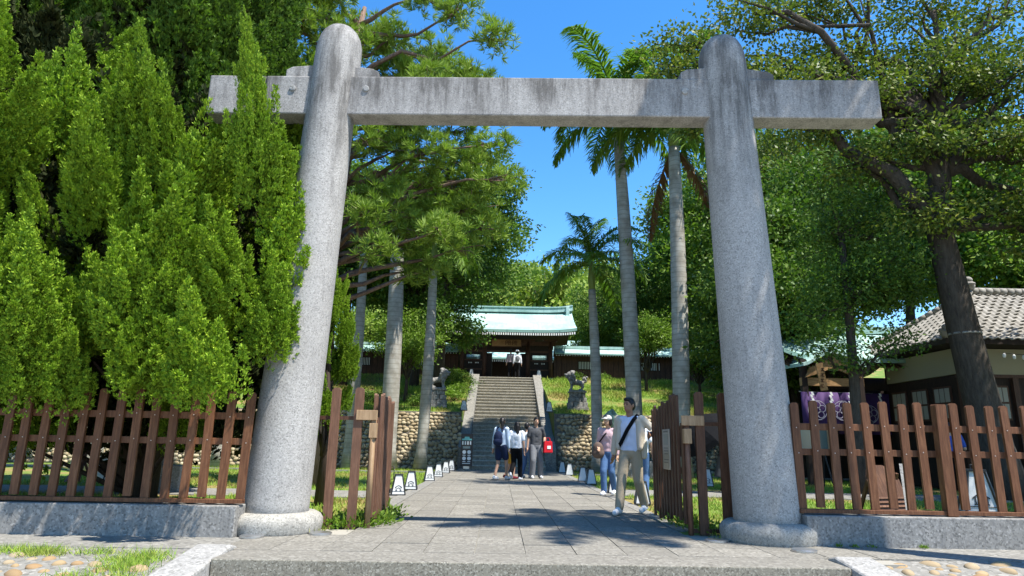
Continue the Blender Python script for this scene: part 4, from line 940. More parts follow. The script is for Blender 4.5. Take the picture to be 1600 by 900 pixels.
def juniper(name, x, y, prof, label, meshes, step=.5, gap=.62, inner=True, yk=.9, front_only=True, scale=1.0, seed=1, tilt=.30, trunk_r=.16, zt=None, bark=None, extra=(), xmax=99):
    rng = random.Random(seed); o = empty(name, (x, y, -.03), 0, label, 'tree')
    zs = [p[0] for p in prof]; zmax = zs[-1]
    f = lambda z: float(np.interp(z, zs, [p[1] for p in prof]))
    tb = MB(); tb.tube([(0, 0, 0), (.05, .02, zmax * .3), (-.03, 0, zmax * .6), (0, 0, zmax * .92)], [trunk_r * 1.3, trunk_r, trunk_r * .7, .03], 8)
    z = zs[0]; items = []
    while z < zmax:
        R = f(z); n = max(3, int(2 * math.pi * R / gap)); a0 = rng.random() * 6
        for i in range(n):
            a = a0 + 2 * math.pi * i / n + rng.uniform(-.2, .2)
            if front_only and math.sin(a) > .45: continue
            items.append((a, R * rng.uniform(.84, 1.06), z + rng.uniform(-.25, .2), rng.uniform(.72, 1.15), tilt))
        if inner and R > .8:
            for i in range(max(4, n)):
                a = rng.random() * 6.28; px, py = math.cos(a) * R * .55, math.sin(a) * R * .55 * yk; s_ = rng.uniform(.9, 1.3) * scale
                link('shade_twigs', rng.choice(jin), o, (px, py, z - .3), (rng.uniform(-.4, .4), rng.uniform(-.4, .4), a), (s_, s_, s_))
        z += step
    for a, R, zz, s, tl in items:
        px, py = math.cos(a) * R, math.sin(a) * R * yk; s *= scale
        if px > xmax and py > -1.6: continue
        e = Euler((0, tl * rng.uniform(.5, 1.4), a), 'XYZ').to_matrix() @ Euler((0, 0, rng.random() * 6)).to_matrix()
        q = link('foliage_spray', rng.choice(meshes), o, (px, py, zz - .45), e.to_euler(), (s * rng.uniform(.72, 1.0), s * rng.uniform(.72, 1.0), s))
        if rng.random() < .5: tb.tube([(0, 0, max(.2, zz - .9 - R * .3)), (px * .5, py * .5, zz - .6), (px, py, zz - .2)], [.05, .035, .015], 5)
    for (wx, wy, wz, s, wd) in extra:
        e = Euler((rng.uniform(.0, .45), rng.uniform(-.15, .25), 0)).to_matrix() @ Euler((0, 0, rng.random() * 6)).to_matrix()
        link('foliage_spray', rng.choice(meshes), o, (wx - x, wy - y, wz), e.to_euler(), (s * wd, s * wd, s))
    tb.build('trunk', bark or M['bark_red'], o, True)
    return o
# a slim shoot beside the pillar, and skirts hanging over the fence
ex = [(-3.42, 8.22, 5.35, .72, .45), (-3.40, 8.25, 4.5, .85, .65), (-3.20, 8.3, 3.9, .9, .9), (-3.3, 9.5, 4.6, 1.1, 1.0), (-3.0, 8.5, 3.2, .9, 1.0), (-2.92, 8.45, 2.5, .9, 1.0), (-2.85, 8.3, 2.0, .7, 1.0), (-5.35, 9.0, 4.95, 1.0, .85), (-5.0, 8.9, 4.5, 1.0, .85), (-5.75, 9.0, 4.3, 1.0, .9), (-4.6, 8.8, 4.25, .95, .8), (-6.5, 9.0, 4.8, 1.1, .85), (-5.5, 8.9, 3.6, 1.0, .95)]
rng = random.Random(12)
for x0, x1, n, zb in ((-4.35, -2.8, 10, 1.45), (-5.95, -4.75, 9, 1.3), (-7.4, -6.2, 6, 1.6)):
    for i in range(n):
        ex.append((rng.uniform(x0, x1), rng.uniform(7.55, 8.25), zb + .55 * (i % 3) + rng.uniform(-.08, .12), rng.uniform(.55, .8), 1.05))
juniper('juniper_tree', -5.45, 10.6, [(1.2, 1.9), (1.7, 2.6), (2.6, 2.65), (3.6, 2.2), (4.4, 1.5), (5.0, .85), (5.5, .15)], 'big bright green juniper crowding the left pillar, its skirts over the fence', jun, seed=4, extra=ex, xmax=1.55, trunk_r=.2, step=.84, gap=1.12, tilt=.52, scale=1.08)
juniper('juniper_tree', -8.5, 10.4, [(1.3, 1.9), (2.0, 2.4), (3.0, 2.4), (5.0, 2.1), (6.2, 1.4), (7.4, .6), (8.0, .1)], 'bright green juniper at the left edge of the photo', jun, seed=9, trunk_r=.2, step=.84, gap=1.12, tilt=.52, scale=1.08)
juniper('cypress_tree', -7.7, 14.3, [(1.9, 1.5), (4.0, 2.1), (8.0, 2.15), (11.0, 1.9), (13.5, 1.2), (15, .2)], 'tall dark green cypress rising behind the bright juniper', jund, seed=5, step=.62, gap=.75, scale=1.25, trunk_r=.22)
juniper('cypress_tree', -11.6, 13.8, [(1.9, 1.5), (4.0, 2.1), (8.0, 2.1), (11.0, 1.8), (13.5, 1.0), (14.5, .2)], 'tall dark cypress behind the juniper at the left edge', jund, seed=6, step=.7, gap=.85, scale=1.25, trunk_r=.22)
juniper('column_juniper', -3.14, 12.2, [(1.7, .22), (2.2, .30), (2.8, .28), (3.4, .18), (3.9, .03)], 'slim bright columnar juniper between the left pillar and gate leaf', jun, seed=8, step=.36, gap=.38, scale=.46, inner=False, tilt=.15, trunk_r=.07, front_only=False)

# ---- palms
def frond_mesh(name, seed, mt, L=3.0, up=.7, droop=1.5, nl=84, ll=.72):
    r = np.random.RandomState(seed); V = []; pts = []; n = 14; ang = up; p = np.zeros(3)
    for i in range(n + 1):
        pts.append(p.copy()); ang_ = up - droop * (i / n) ** 1.3; p = p + np.array([math.cos(ang_), 0, math.sin(ang_)]) * L / n
    pts = np.array(pts); t = np.linspace(.10, 1, nl); C = np.stack([np.interp(t * n, np.arange(n + 1), pts[:, k]) for k in range(3)], 1)
    Tn = nrm(np.gradient(C, axis=0)); side = np.array([0, 1.0, 0])
    for s in (-1, 1):
        for rep in range(1):
            l = ll * np.sin(np.pi * np.clip(t * .86 + .12, 0, 1)) ** .6 * (.85 + .3 * r.rand(nl)); jit = r.normal(size=(nl, 3)) * .16
            D = nrm(side * s * .8 + Tn * .62 + np.array([0, 0, .12]) + jit); Wd = nrm(np.cross(D, np.array([0, 0, 1.0])) + r.normal(size=(nl, 3)) * .15) * .026
            m = C + D * (l * .5)[:, None] + np.array([0, 0, -.04]); e = m + nrm(D * .75 + np.array([0, 0, -.75]) + jit * .5) * (l * .5)[:, None]
            V.append(np.stack([C - Wd * .7, C + Wd * .7, m + Wd, m - Wd], 1)); V.append(np.stack([m - Wd, m + Wd, e + Wd * .15, e - Wd * .15], 1))
    rad = .035
    for i in range(n):
        a, b = pts[i], pts[i + 1]; ra, rb_ = rad * (1 - i / (n + 2)), rad * (1 - (i + 1) / (n + 2))
        for o1, o2 in (((0, 1, 0), (0, 0, 1)), ((0, 0, 1), (0, -1, 0)), ((0, -1, 0), (0, 0, -1)), ((0, 0, -1), (0, 1, 0))):
            o1 = np.array(o1) ; o2 = np.array(o2); V.append(np.stack([a + o1 * ra, a + o2 * ra, b + o2 * rb_, b + o1 * rb_])[None])
    return np_mesh(name, np.concatenate(V), 4, mt)
fr_m = [frond_mesh('frond', 1, M['palm_leaf'], 3.0, 1.05, 1.7), frond_mesh('frond', 2, M['palm_leaf'], 3.0, .75, 1.75), frond_mesh('frond', 3, M['palm_leaf'], 2.9, .35, 1.75), frond_mesh('frond', 4, M['palm_leaf'], 2.8, -.1, 1.45), frond_mesh('frond', 5, M['palm_leaf'], 2.6, 1.35, .7)]
fr_dead = frond_mesh('dead_frond', 6, M['palm_dead'], 2.8, -.9, .65, ll=.45)
def palm(base, top, label, r=.24, fs=1.0, shaft=1.2, n=15, dead=0, seed=1, spin=0):
    rng = random.Random(seed); b = Vector(base); t = Vector(top); o = empty('royal_palm', base, 0, label, 'palm tree', 'royal palms'); d = t - b
    pts = []; rad = []; N = 14
    for i in range(N + 1):
        u = i / N; bow = math.sin(u * math.pi) * .06
        pts.append((d.x * u + bow, d.y * u, d.z * u)); rad.append(r * ((1.55 - 5.5 * u) if u < .08 else (1.1 - .02 * u + .10 * math.sin(u * 3.0) - .30 * u * u)))
    MB().tube(pts, rad, 16).build('trunk', M['palm_trunk'], o, True)
    ax = d.normalized(); e = Vector(pts[-1])
    MB().tube([e - ax * .05, e + ax * shaft * .3, e + ax * shaft * .75, e + ax * shaft], [r * .72, r * .80, r * .5, r * .22], 14).build('crownshaft', M['crownshaft'], o, True)
    c = e + ax * shaft * .93
    for i in range(n):
        k = (4 if i < 2 else 0 if i < 5 else 1 if i < 9 else 2 if i < 13 else 3); a = spin + i * 2.399 + rng.uniform(-.2, .2); s = fs * rng.uniform(.85, 1.1)
        link('frond', fr_m[k], o, c - ax * (.10 * k if k < 4 else 0), (rng.uniform(-.12, .12), rng.uniform(-.1, .1), a), (s, s, s))
    for i in range(dead): link('dead_frond', fr_dead, o, e + ax * .1, (0, 0, .1 + i * 2), (fs, fs, fs))
    return o
palm((-3.15, 27.6, .05), (-2.98, 27.6, 8.6), 'slender royal palm against the left cobble wall', .20, 1.0, 1.2, 14, 0, 1, 5.6)
palm((-4.45, 27.2, .05), (-4.55, 27.2, 10.5), 'thicker royal palm behind the left gate leaf', .30, .9, 1.2, 12, 0, 2)
palm((4.07, 28.0, .0), (3.93, 28.0, 7.7), 'shortest royal palm right of the stairs, crown below the crossbeam', .20, 1.05, 1.5, 16, 0, 3, 1.0)
palm((5.31, 26.0, 0), (4.86, 26.0, 13.9), 'tallest royal palm right of centre, crown behind the crossbeam', .27, 1.5, 1.7, 19, 0, 4, .6)
palm((6.49, 24.0, 0), (6.68, 24.0, 12.6), 'royal palm beside the right pillar with a brown hanging dead frond', .27, 1.38, 1.6, 17, 2, 5)
palm((6.75, 6.15, -.5), (6.7, 6.1, 11.7), 'royal palm just outside the right edge whose fronds shade the path', .22, .88, 1.4, 11, 0, 6, .3)
palm((-13.4, 22.5, 0), (-13.3, 22.5, 9), 'pale thick royal palm trunk behind the left fence', .34, 1.0, 1.2, 10, 0, 7)
palm((-10.9, 26.6, 0), (-10.8, 26.6, 9), 'thin grey royal palm trunk behind the left fence by the name stone', .19, .9, 1.2, 9, 0, 8)
palm((-6.2, 28.2, 0), (-6.15, 28.2, 9.5), 'royal palm trunk seen between the left pickets nearest the pillar', .20, .9, 1.2, 9, 0, 9)

# ---- pine
def make_pine():
    rng = random.Random(3); r = np.random.RandomState(3); base = Vector((-4.75, 17.2, 0)); o = empty('pine_tree', base, 0, 'airy pine with bright needle tufts rising behind the left pillar and crossbeam', 'pine tree')
    tb = MB(); tr = [(0, 0, 0), (.1, .1, 3), (-.05, .1, 6), (.25, .1, 9), (.2, 0, 11.5), (.5, 0, 13.6)]; tb.tube(tr, [.34, .29, .26, .21, .15, .06], 10)
    # clusters : world x, z, radius
    cl = [(-.3, 11.9, .55), (-.9, 11.3, .7), (-1.6, 11.9, .75), (-1.3, 10.7, .6), (-2.2, 12.6, .7), (-2.6, 11.3, .8), (-3.4, 12.6, .75), (-3.2, 11.6, .8), (-4.2, 13.1, .8), (-4.6, 12.0, .8), (-5.3, 13.2, .8), (-5.8, 12.3, .8), (-6.2, 13.4, .8), (-6.7, 12.4, .7), (-5.5, 11.2, .7), (-6.6, 11.3, .7),
          (-1.0, 9.0, .75), (-1.7, 9.6, .8), (-2.4, 9.5, .8), (-3.1, 9.7, .8), (-3.7, 10.2, .7), (-.6, 8.2, .75), (-1.3, 8.1, .8), (-2.0, 8.4, .85), (-2.8, 8.6, .8), (-3.6, 8.7, .7), (-.9, 7.3, .75), (-1.7, 7.2, .8), (-2.5, 7.4, .8), (-3.2, 7.5, .65), (-2.0, 6.4, .7), (-2.7, 6.3, .7), (-3.4, 6.5, .6), (-1.5, 6.3, .6), (-2.5, 5.6, .6), (-3.1, 5.6, .55), (-1.9, 5.6, .5), (-.3, 8.9, .6), (-.1, 7.7, .6), (-1.3, 9.9, .7), (-2.0, 10.4, .7), (-3.0, 10.6, .7), (-.4, 6.7, .55), (-1.0, 6.2, .6), (-2.2, 7.9, .7), (-1.6, 8.7, .7), (-2.9, 6.9, .7), (-3.5, 7.4, .6), (-3.0, 9.1, .7), (-2.3, 13.3, .6), (-1.3, 12.6, .6), (-5.0, 13.6, .7)]
    Vs = []
    for (x, z, R) in cl:
        yy = 17.2 + rng.uniform(-1.9, 1.2); c = np.array([x - base.x, yy - base.y, z])
        zb = max(4.6, z - rng.uniform(.3, 1.3)); f = Vector((.1 if z < 9 else .3, .05, min(zb, 13)));
        pts = limb_pts(f, c, 5, .09, rng); tb.tube(pts, [.085, .075, .06, .045, .03, .015], 6)
        R = R * (1.15 if z > 10.4 else 1.0); k = int((84 if z > 10.4 else 66) * (R / .75) ** 2); u = rnd_dir(k, r); T = c + u * (R * (.35 + .65 * r.rand(k, 1))) * np.array([1.05, 1.05, .72])
        for q in range(0, k, 6): tb.tube([tuple(c * .6 + np.array(pts[4]) * .4), tuple(T[q] * .6 + c * .4), tuple(T[q])], [.018, .012, .006], 4)
        m = 22; P = np.repeat(T, m, 0); ax = np.repeat(nrm(u * .5 + np.array([0, 0, .75]) + r.normal(size=u.shape) * .25), m, 0)
        D = nrm(ax * .75 + rnd_dir(len(P), r) * .75); Vs.append(leaves_np(P, D, .19 + .11 * r.rand(len(P)), .027, 0, r))
    tb.build('trunk', M['bark_pine'], o, True); link('crown', np_mesh('pine_crown', np.concatenate(Vs), 4, M['pine']), o)
make_pine()

# ---- right-hand broadleaf trees
def auto_blobs(c, R, n, rb, seed, flat=.8):
    rng = random.Random(seed); out = []
    while len(out) < n:
        u = Vector((rng.uniform(-1, 1), rng.uniform(-1, 1), rng.uniform(-1, 1)))
        if u.length > 1 or u.length < .25: continue
        r = rb * rng.uniform(.75, 1.25); out.append(((c[0] + u.x * R[0], c[1] + u.y * R[1], c[2] + u.z * R[2]), (r, r, r * flat)))
    return out
# leaning camphor in front of the house (local coords at base)
bl = [((-7.0, .3, 12.2), (1.0, .9, .7)), ((-6.6, -.3, 10.9), (.9, .9, .6)), ((-7.4, 0, 11.2), (.7, .7, .5)), ((-4.6, -.5, 10.6), (1.2, 1.1, .8)), ((-5.8, .2, 11.4), (1.0, 1.0, .7)), ((-6.3, .4, 9.9), (.8, .8, .6)), ((-3.4, .4, 11.7), (1.2, 1.2, .9)), ((-2.4, -.6, 10.4), (1.1, 1.1, .8)), ((-1.6, .3, 12.0), (1.4, 1.2, .9)), ((-.2, -.6, 11.0), (1.3, 1.2, .9)), ((.8, .2, 12.4), (1.4, 1.3, .9)), ((1.6, -.4, 10.9), (1.3, 1.2, .9)), ((2.6, .3, 11.9), (1.2, 1.2, .9)),
      ((-1.0, -.9, 9.0), (1.1, 1.0, .75)), ((.9, -.8, 9.1), (1.1, 1.0, .75)), ((2.2, -.5, 8.8), (1.1, 1.0, .8)), ((-2.4, .2, 8.6), (1.0, .9, .7)), ((1.3, -.4, 7.2), (1.0, 1.0, .7)), ((2.4, -.2, 6.6), (1.0, 1.0, .7)), ((-.9, -.5, 7.0), (.9, .9, .7)), ((-3.5, -.2, 9.6), (.9, .9, .6)), ((-5.2, -.6, 12.8), (1.1, 1.0, .7)), ((-3.9, .2, 13.6), (1.2, 1.0, .8)), ((-2.2, .0, 13.8), (1.2, 1.1, .8)), ((0, 0, 13.9), (1.3, 1.2, .8)), ((2, 0, 13.8), (1.3, 1.2, .8)), ((3.3, 0, 10), (1.2, 1.2, .9)), ((3.4, 0, 8), (1.1, 1.1, .8))]
mt_ = make_broad('leaning_tree', [(.35, 0, -.1), (.22, 0, 1.2), (.0, 0, 3.0), (-.22, 0, 5.0), (-.40, 0, 6.8), (-.25, -.1, 8.4), (-.1, -.1, 10.0)], .47, bl, M['broad_olive'], M['bark'], .135, 26, .22, 62, 31, fork=[(-.35, 0, 6.8), (-.2, -.1, 8.4), (-.1, -.1, 10)], limb_r=.34, shell=.45)
lt = plant('leaning_tree', (12.0, 16.5, 0), mt_, 'large old tree with thick dark trunk and olive crown in front of the tiled house')
b = MB(); b.lathe([(.372, 4.0), (.380, 4.0), (.372, 4.05)], 20, (-.105, 0, 0)); b.build('trunk_band', M['conc'], lt, True)
lb = MB()
for (a, c, r1) in (((-.35, 0, 6.8), (-4.9, 0, 10.6), .26), ((-.2, -.1, 7.6), (-2.0, -.3, 11.0), .22), ((-.2, -.1, 8.4), (2.2, 0, 10.8), .24), ((-.35, 0, 6.6), (-2.2, .1, 8.6), .18)):
    pts = limb_pts(a, c, 6, .07, random.Random(int(r1 * 100))); lb.tube(pts, [r1 * (1 - .7 * i / 6) for i in range(7)], 8)
lb.build('limb', M['bark'], lt, True)
# small dense tree in front of the pavilion
bl = auto_blobs((.2, 0, 5.9), (1.25, 1.0, 2.7), 20, .85, 5) + [((-.9, -.3, 3.7), (.7, .7, .5)), ((1.1, -.3, 3.9), (.7, .7, .5)), ((.2, -.5, 3.4), (.7, .6, .5))]
plant('dense_tree', (9.45, 17.6, 0), make_broad('dense_tree', [(0, 0, -.1), (.0, 0, 1.5), (.05, 0, 3), (.1, 0, 5), (.1, 0, 7)], .17, bl, M['broad'], M['bark'], .105, 26, .17, 52, 41, fork=[(.05, 0, 3), (.1, 0, 5), (.1, 0, 7)], limb_r=.35), 'dense dark small-leaved tree in front of the curtained pavilion')
# mid-distance right trees (each its own copy of a few crowns)
protos = []
for i, (mm, leaf) in enumerate(((M['broad'], .20), (M['broad_bright'], .21), (M['broad_olive'], .19), (M['broad'], .22))):
    bl = auto_blobs((0, 0, 7.6), (2.6, 2.6, 3.3), 20, 1.35, 60 + i) + auto_blobs((0, 0, 4.6), (2.2, 2.2, 1.2), 5, 1.0, 80 + i)
    protos.append(make_broad('tree%d' % i, [(0, 0, -.3), (.1, 0, 2.5), (-.1, .1, 5), (0, 0, 8.5)], .22, bl, mm, M['bark'], leaf, 24, .34, 27, 70 + i, fork=[(.1, 0, 2.5), (-.1, .1, 5), (0, 0, 8.5)], limb_r=.4))
mid = [(18.8, 14.6, -.3, 3, 1.05, 'dark tree added out of view at right to shade the tiled house'), (9.7, 24.6, -.1, 3, .92, 'dark leafy tree directly behind the right pillar'), (14.6, 11.2, -.3, 2, 1.0, 'olive tree just outside the right edge shading the fence end'), (11.6, 26.0, 0, 0, .95, 'leafy tree seen just right of the right pillar, beside the pavilion roof'), (14.6, 30.5, 2.4, 0, 1.05, 'dark broadleaf tree behind the pavilion roof'), (18.5, 29.0, 2.4, 3, 1.15, 'dark broadleaf tree rising directly behind the tiled house ridge'), (22.5, 27.5, 2.0, 1, 1.2, 'light green tree behind the house at the right edge'),  # the first tree is added, unseen, to cast shade on the house
       (24.5, 24.0, 0, 0, 1.0, 'dark tree at the far right edge beyond the house'), (17.0, 36, 4.0, 2, 1.35, 'tall olive tree behind the dark trees right of the right pillar'), (15.2, 45.5, 5, 1, 1.5, 'tall bright tree behind the timber wing wall, left of the right pillar'), (10.3, 46.5, 4.5, 0, .85, 'dark tree behind the wing wall between the two tall palms'),
       (20.0, 50, 5, 3, 1.7, 'tall dark tree far behind the right pillar'), (21.5, 42, 5, 2, 1.5, 'tall olive tree deep in the woods at right'), (27, 38, 5, 1, 1.5, 'bright tree deep in the woods at the far right'), (7.2, 49, 4, 3, .72, 'dark tree behind the gatehouse roof right end'), (17.5, 55, 6, 0, 1.7, 'tallest dark tree in the woods right of the palms'), (32, 32, 3, 0, 1.4, 'dark tree beyond the right edge woods')]
for i, (x, y, z, k, s, lab) in enumerate(mid): plant('broadleaf_tree', (x, y, z - .3), protos[k], lab, 'tree', 'woodland trees on the right', i * 1.9, (s, s, s * (1.0 + .1 * (i % 3))))
midl = [(-4.8, 37, 4.2, 0, 1.05, 'dark tree behind the left stone lion'), (-8.5, 36, 4, 3, 1.1, 'dark tree behind the left palms'), (-12.5, 35, 4, 0, 1.1, 'dark tree behind the left cobble wall'), (-3.0, 46, 5, 0, 1.3, 'dark tree behind the left wing wall'), (-8, 47, 5, 3, 1.4, 'tall dark tree behind the wing wall at left'),
        (-14, 45, 5, 0, 1.5, 'tall dark tree behind the junipers'), (-17, 33, 3, 2, 1.2, 'olive tree beyond the cobble wall at left'), (-20, 27, 0, 3, 1.1, 'dark tree at the far left behind the fence'), (-16.5, 21, 0, 0, 1.0, 'dark tree behind the left fence end')]
for i, (x, y, z, k, s, lab) in enumerate(midl): plant('broadleaf_tree', (x, y, z - .3), protos[k], lab, 'tree', 'woodland trees on the left', i * 2.3 + .5, (s, s, s * (1.0 + .08 * (i % 3))))
bw = [(-1.9, 16.2), (-0.9, 16.0), (0.1, 14.9), (0.5, 13.3), (-0.6, 13.9), (-1.7, 14.7), (0.0, 11.6), (-0.7, 11.9), (-1.7, 9.7), (-2.3, 12.4), (-3.1, 14.6), (-0.6, 10.1), (-2.9, 10.2), (-3.7, 12.7), (-3.2, 8.4), (-2.0, 8.3), (-4.0, 10.6), (-4.0, 14.2), (-2.5, 7.5), (-1.75, 7.2), (-2.2, 6.4), (-2.9, 6.9), (-1.5, 6.6), (-3.4, 7.6), (-.9, 8.9)]
bl = [((x + 3.3, random.uniform(-1.2, 1.2) - .8, z - 3.6), (1.05 if z > 9 else .62, 1.1 if z > 9 else .7, .95 if z > 9 else .6)) for x, z in bw]
plant('conifer_tree', (-3.3, 35.3, 3.6), make_broad('conifer_tree', [(0, 0, -.2), (.1, 0, 3), (.3, 0, 6), (.9, 0, 9), (1.5, 0, 11)], .26, bl, M['broad'], M['bark'], .19, 26, .26, 42, 131, fork=[(.1, 0, 4), (.3, 0, 6), (.9, 0, 9), (1.5, 0, 11)], limb_r=.35, droop=.4), 'tall dark tree with rounded crown against the sky, left of the gatehouse roof')
# shrub-like trees on the terrace
def small_tree(loc, h, R, label, mm, seed, leaf=.13, stems=4):
    rng = random.Random(seed); bl = auto_blobs((0, 0, h * .63), (R * .62, R * .62, h * .26), 13, R * .42, seed); tr = [(0, 0, -.2), (.03, 0, h * .25), (0, .02, h * .5)]
    a = make_broad('small_tree', tr, .09, bl, mm, M['bark'], leaf, 22, .17, 62, seed, fork=[(0, 0, h * .12), (.03, 0, h * .25)], limb_r=.55); return plant('small_tree', loc, a, label, 'small tree')
small_tree((7.95, 36, tz(36) - .1), 4.7, 1.65, 'round bright small tree on the terrace between the two tall palms', M['broad_bright'], 91)
small_tree((-4.55, 32.2, tz(32.2) - .1), 4.7, 1.8, 'leafy small tree left of the left stone lion', M['broad_bright'], 92)
small_tree((10.4, 34.5, tz(34.5) - .1), 3.4, 1.15, 'small dark tree on the terrace right of the palm with dead frond', M['broad'], 93)
small_tree((11.9, 33.0, tz(33) - .1), 3.6, 1.4, 'small olive tree on the terrace beside the right pillar', M['broad_olive'], 94)
# shrubs
def shrub(loc, R, label, mm, seed, leaf=.10, n=9, sc=(1, 1, .8), group='terrace shrubs'):
    r_ = np.random.RandomState(seed); bl = auto_blobs((0, 0, R * .45), (R * .6, R * .6, R * .3), n, R * .42, seed)
    V = crown_np(bl, 20, .12, 60, leaf, r_, -.1); o = empty('shrub', loc, 0, label, 'shrub', group); o.scale = sc
    link('foliage', np_mesh('shrub', V, 4, mm), o); mb = MB(); rng = random.Random(seed)
    for q in range(5): mb.tube(limb_pts((0, 0, -.1), bl[q][0], 3, .1, rng), [.03, .025, .018, .01], 5)
    mb.build('stem', M['bark'], o, True)
for i, (x, y, R, mm, lab) in enumerate(((-2.2, 36.8, 1.0, 'broad', 'dark shrub beside the upper left of the stairs'), (-3.2, 37.6, 1.2, 'broad', 'dark shrub behind the left stone lion'), (-2.15, 34.6, .85, 'broad_bright', 'sunny yellow green shrub beside the left cheek wall'), (-2.3, 33.0, .75, 'broad_bright', 'low bright shrub just above the left cobble wall'), (-2.4, 38.9, 1.0, 'broad_bright', 'bright shrub at the top left of the stairs'),
        (-6.2, 31.6, .9, 'broad', 'low dark shrub at the foot of the left terrace tree'), (-4.0, 31.6, .6, 'broad', 'low dark shrub left of the left lion pedestal'), (4.6, 40.6, .7, 'broad', 'low shrub at the foot of the right wing wall'), (6.2, 40.6, .7, 'broad_bright', 'bright low shrub under the wing wall window'), (13.0, 38, 1.3, 'broad', 'dark shrub on the terrace near the right pillar'), (-8.0, 31.5, 1.0, 'broad', 'dark shrub on the wall top behind the left gate leaf'))):
    shrub((x, y, tz(y) - .05), R, lab, M[mm], 300 + i)
# hillside wood
hv = []; nx, ny = 30, 12
for j in range(ny + 1):
    for i in range(nx + 1):
        x = -170 + 340 * i / nx; y = 62 + 120 * j / ny; t = j / ny
        hv.append((x, y, 2.5 + 29 * (t ** .9) + 3.0 * math.sin(x * .045 + 1.2) * t + 2.0 * math.sin(x * .11 + y * .05) * t))
struct(MB().add(hv, [(j * (nx + 1) + i, j * (nx + 1) + i + 1, (j + 1) * (nx + 1) + i + 1, (j + 1) * (nx + 1) + i) for j in range(ny) for i in range(nx)]).build('hill', M['lawn'], smooth=True))
hp = []
for i in range(3):
    bl = auto_blobs((0, 0, 5.0), (2.3, 2.3, 1.9), 11, 1.5, 160 + i, .75)
    hp.append(make_broad('hill_tree%d' % i, [(0, 0, -1), (.1, 0, 2.5), (0, 0, 4.5)], .2, bl, M['hill'], M['bark_pale'], .36, 20, .38, 12, 170 + i, limb_r=.4))
rng = random.Random(77); ht = []
def hz_(x, y): t = (y - 62) / 120; return 2.5 + 29 * (max(t, 0) ** .9) + 3.0 * math.sin(x * .045 + 1.2) * t + 2.0 * math.sin(x * .11 + y * .05) * t
y = 66
while y < 178:
    sp = 5.0 + (y - 66) * .02; x = -(14 + .10 * (y - 60)); 
    while x < 16 + .42 * (y - 60):
        ht.append((x + rng.uniform(-1.2, 1.2), y + rng.uniform(-1.5, 1.5), rng.uniform(.95, 1.75))); x += sp
    y += sp * 1.15
ht = ht if len(ht) < 295 else [ht[i] for i in sorted(rng.sample(range(len(ht)), 295))]
for i, (x, y, s) in enumerate(ht):
    plant('hillside_tree', (x, y, hz_(x, y) - .4), hp[i % 3], 'rounded light green tree in the wood covering the far hillside', 'tree', 'trees on the far hillside', rng.random() * 6, (s, s, s * rng.uniform(.9, 1.3)))
# grass
def grass(name, regions, n, h, w, label, zf, seed):
    r = np.random.RandomState(seed); Vs = []
    tot = sum((b - a) * (d - c) for a, b, c, d in regions)
    for a, b, c, d in regions:
        k = int(n * (b - a) * (d - c) / tot); P = np.stack([r.uniform(a, b, k), r.uniform(c, d, k), np.zeros(k)], 1); P[:, 2] = zf(P[:, 1])
        # clumping
        key = np.sin(P[:, 0] * 2.1 + np.sin(P[:, 1] * 1.7)) + np.sin(P[:, 1] * 2.7 + P[:, 0]) + r.normal(size=k) * .8; P = P[key > -.5]; k = len(P)
        D = nrm(np.stack([r.normal(size=k) * .5, r.normal(size=k) * .5, np.ones(k)], 1)); S = nrm(np.cross(D, rnd_dir(k, r))) * (w * (.6 + .8 * r.rand(k)))[:, None]; H = (h * (.5 + r.rand(k)))[:, None]
        Vs.append(np.stack([P - S, P + S, P + D * H], 1))
    o = link(name, np_mesh(name, np.concatenate(Vs), 3, M['grass'])); tag(o, label, 'grass', None, 'stuff')
grass('grass', [(-12, -2.1, 8.3, 13.8), (-12, -2.1, 15.8, 28.8), (2.7, 11.5, 8.3, 15.5), (2.7, 12, 17.7, 28.8)], 95000, .085, .010, 'green lawn grass with dry patches beside the path', lambda y: y * 0 - .03, 5)
grass('terrace_grass', [(-9, -1.75, 30.05, 40.3), (2.5, 14, 30.05, 40.3)], 70000, .16, .022, 'sunny grass on the slope of the upper terrace', lambda y: np.array([tz(v) + (.12 * math.sin(v * 1.3) if 31 < v < 40 else 0) for v in y]) - .01, 6)
# weeds at the gate and grass tufts in the bank: ground cover
def weeds(name, spots, R, n, leaf, label, mm, seed):
    r = np.random.RandomState(seed); Vs = []
    for c in spots:
        u = r.normal(size=(n, 3)) * np.array([R * .45, R * .45, R * .22]); u[:, 2] = np.abs(u[:, 2]); D = nrm(u + np.array([0, 0, .12]) + r.normal(size=u.shape) * .05)
        Vs.append(leaves_np(u + np.array(c), D, leaf * (.6 + .8 * r.rand(n)), leaf * .5, .2, r))
    tag(link(name, np_mesh(name, np.concatenate(Vs), 4, mm)), label, 'weeds', None, 'stuff')
rng = random.Random(9)
weeds('gate_weeds', [(-2.3 + .68 * min(t * 2, 1) + rng.uniform(-.1, .05), 9.1 + max(0, t - .4) * 2.6 + rng.uniform(-.1, .1), 0) for t in [i / 12 for i in range(13)]], .26, 110, .07, 'low leafy weeds along the foot of the left gate leaf', M['broad_bright'], 500)
weeds('gate_grass', [(2.62 + rng.uniform(0, .35), 8.9 + i * .25, 0) for i in range(8)], .26, 100, .06, 'low weeds along the foot of the right gate leaf', M['broad_bright'], 520)
weeds('kerb_weeds', [(3.85 + rng.uniform(0, 1.2), 7.95, 0) for i in range(5)], .05, 26, .03, 'tiny weeds at the foot of the right kerb wall', M['broad_bright'], 700)
r = np.random.RandomState(600); Vs = []
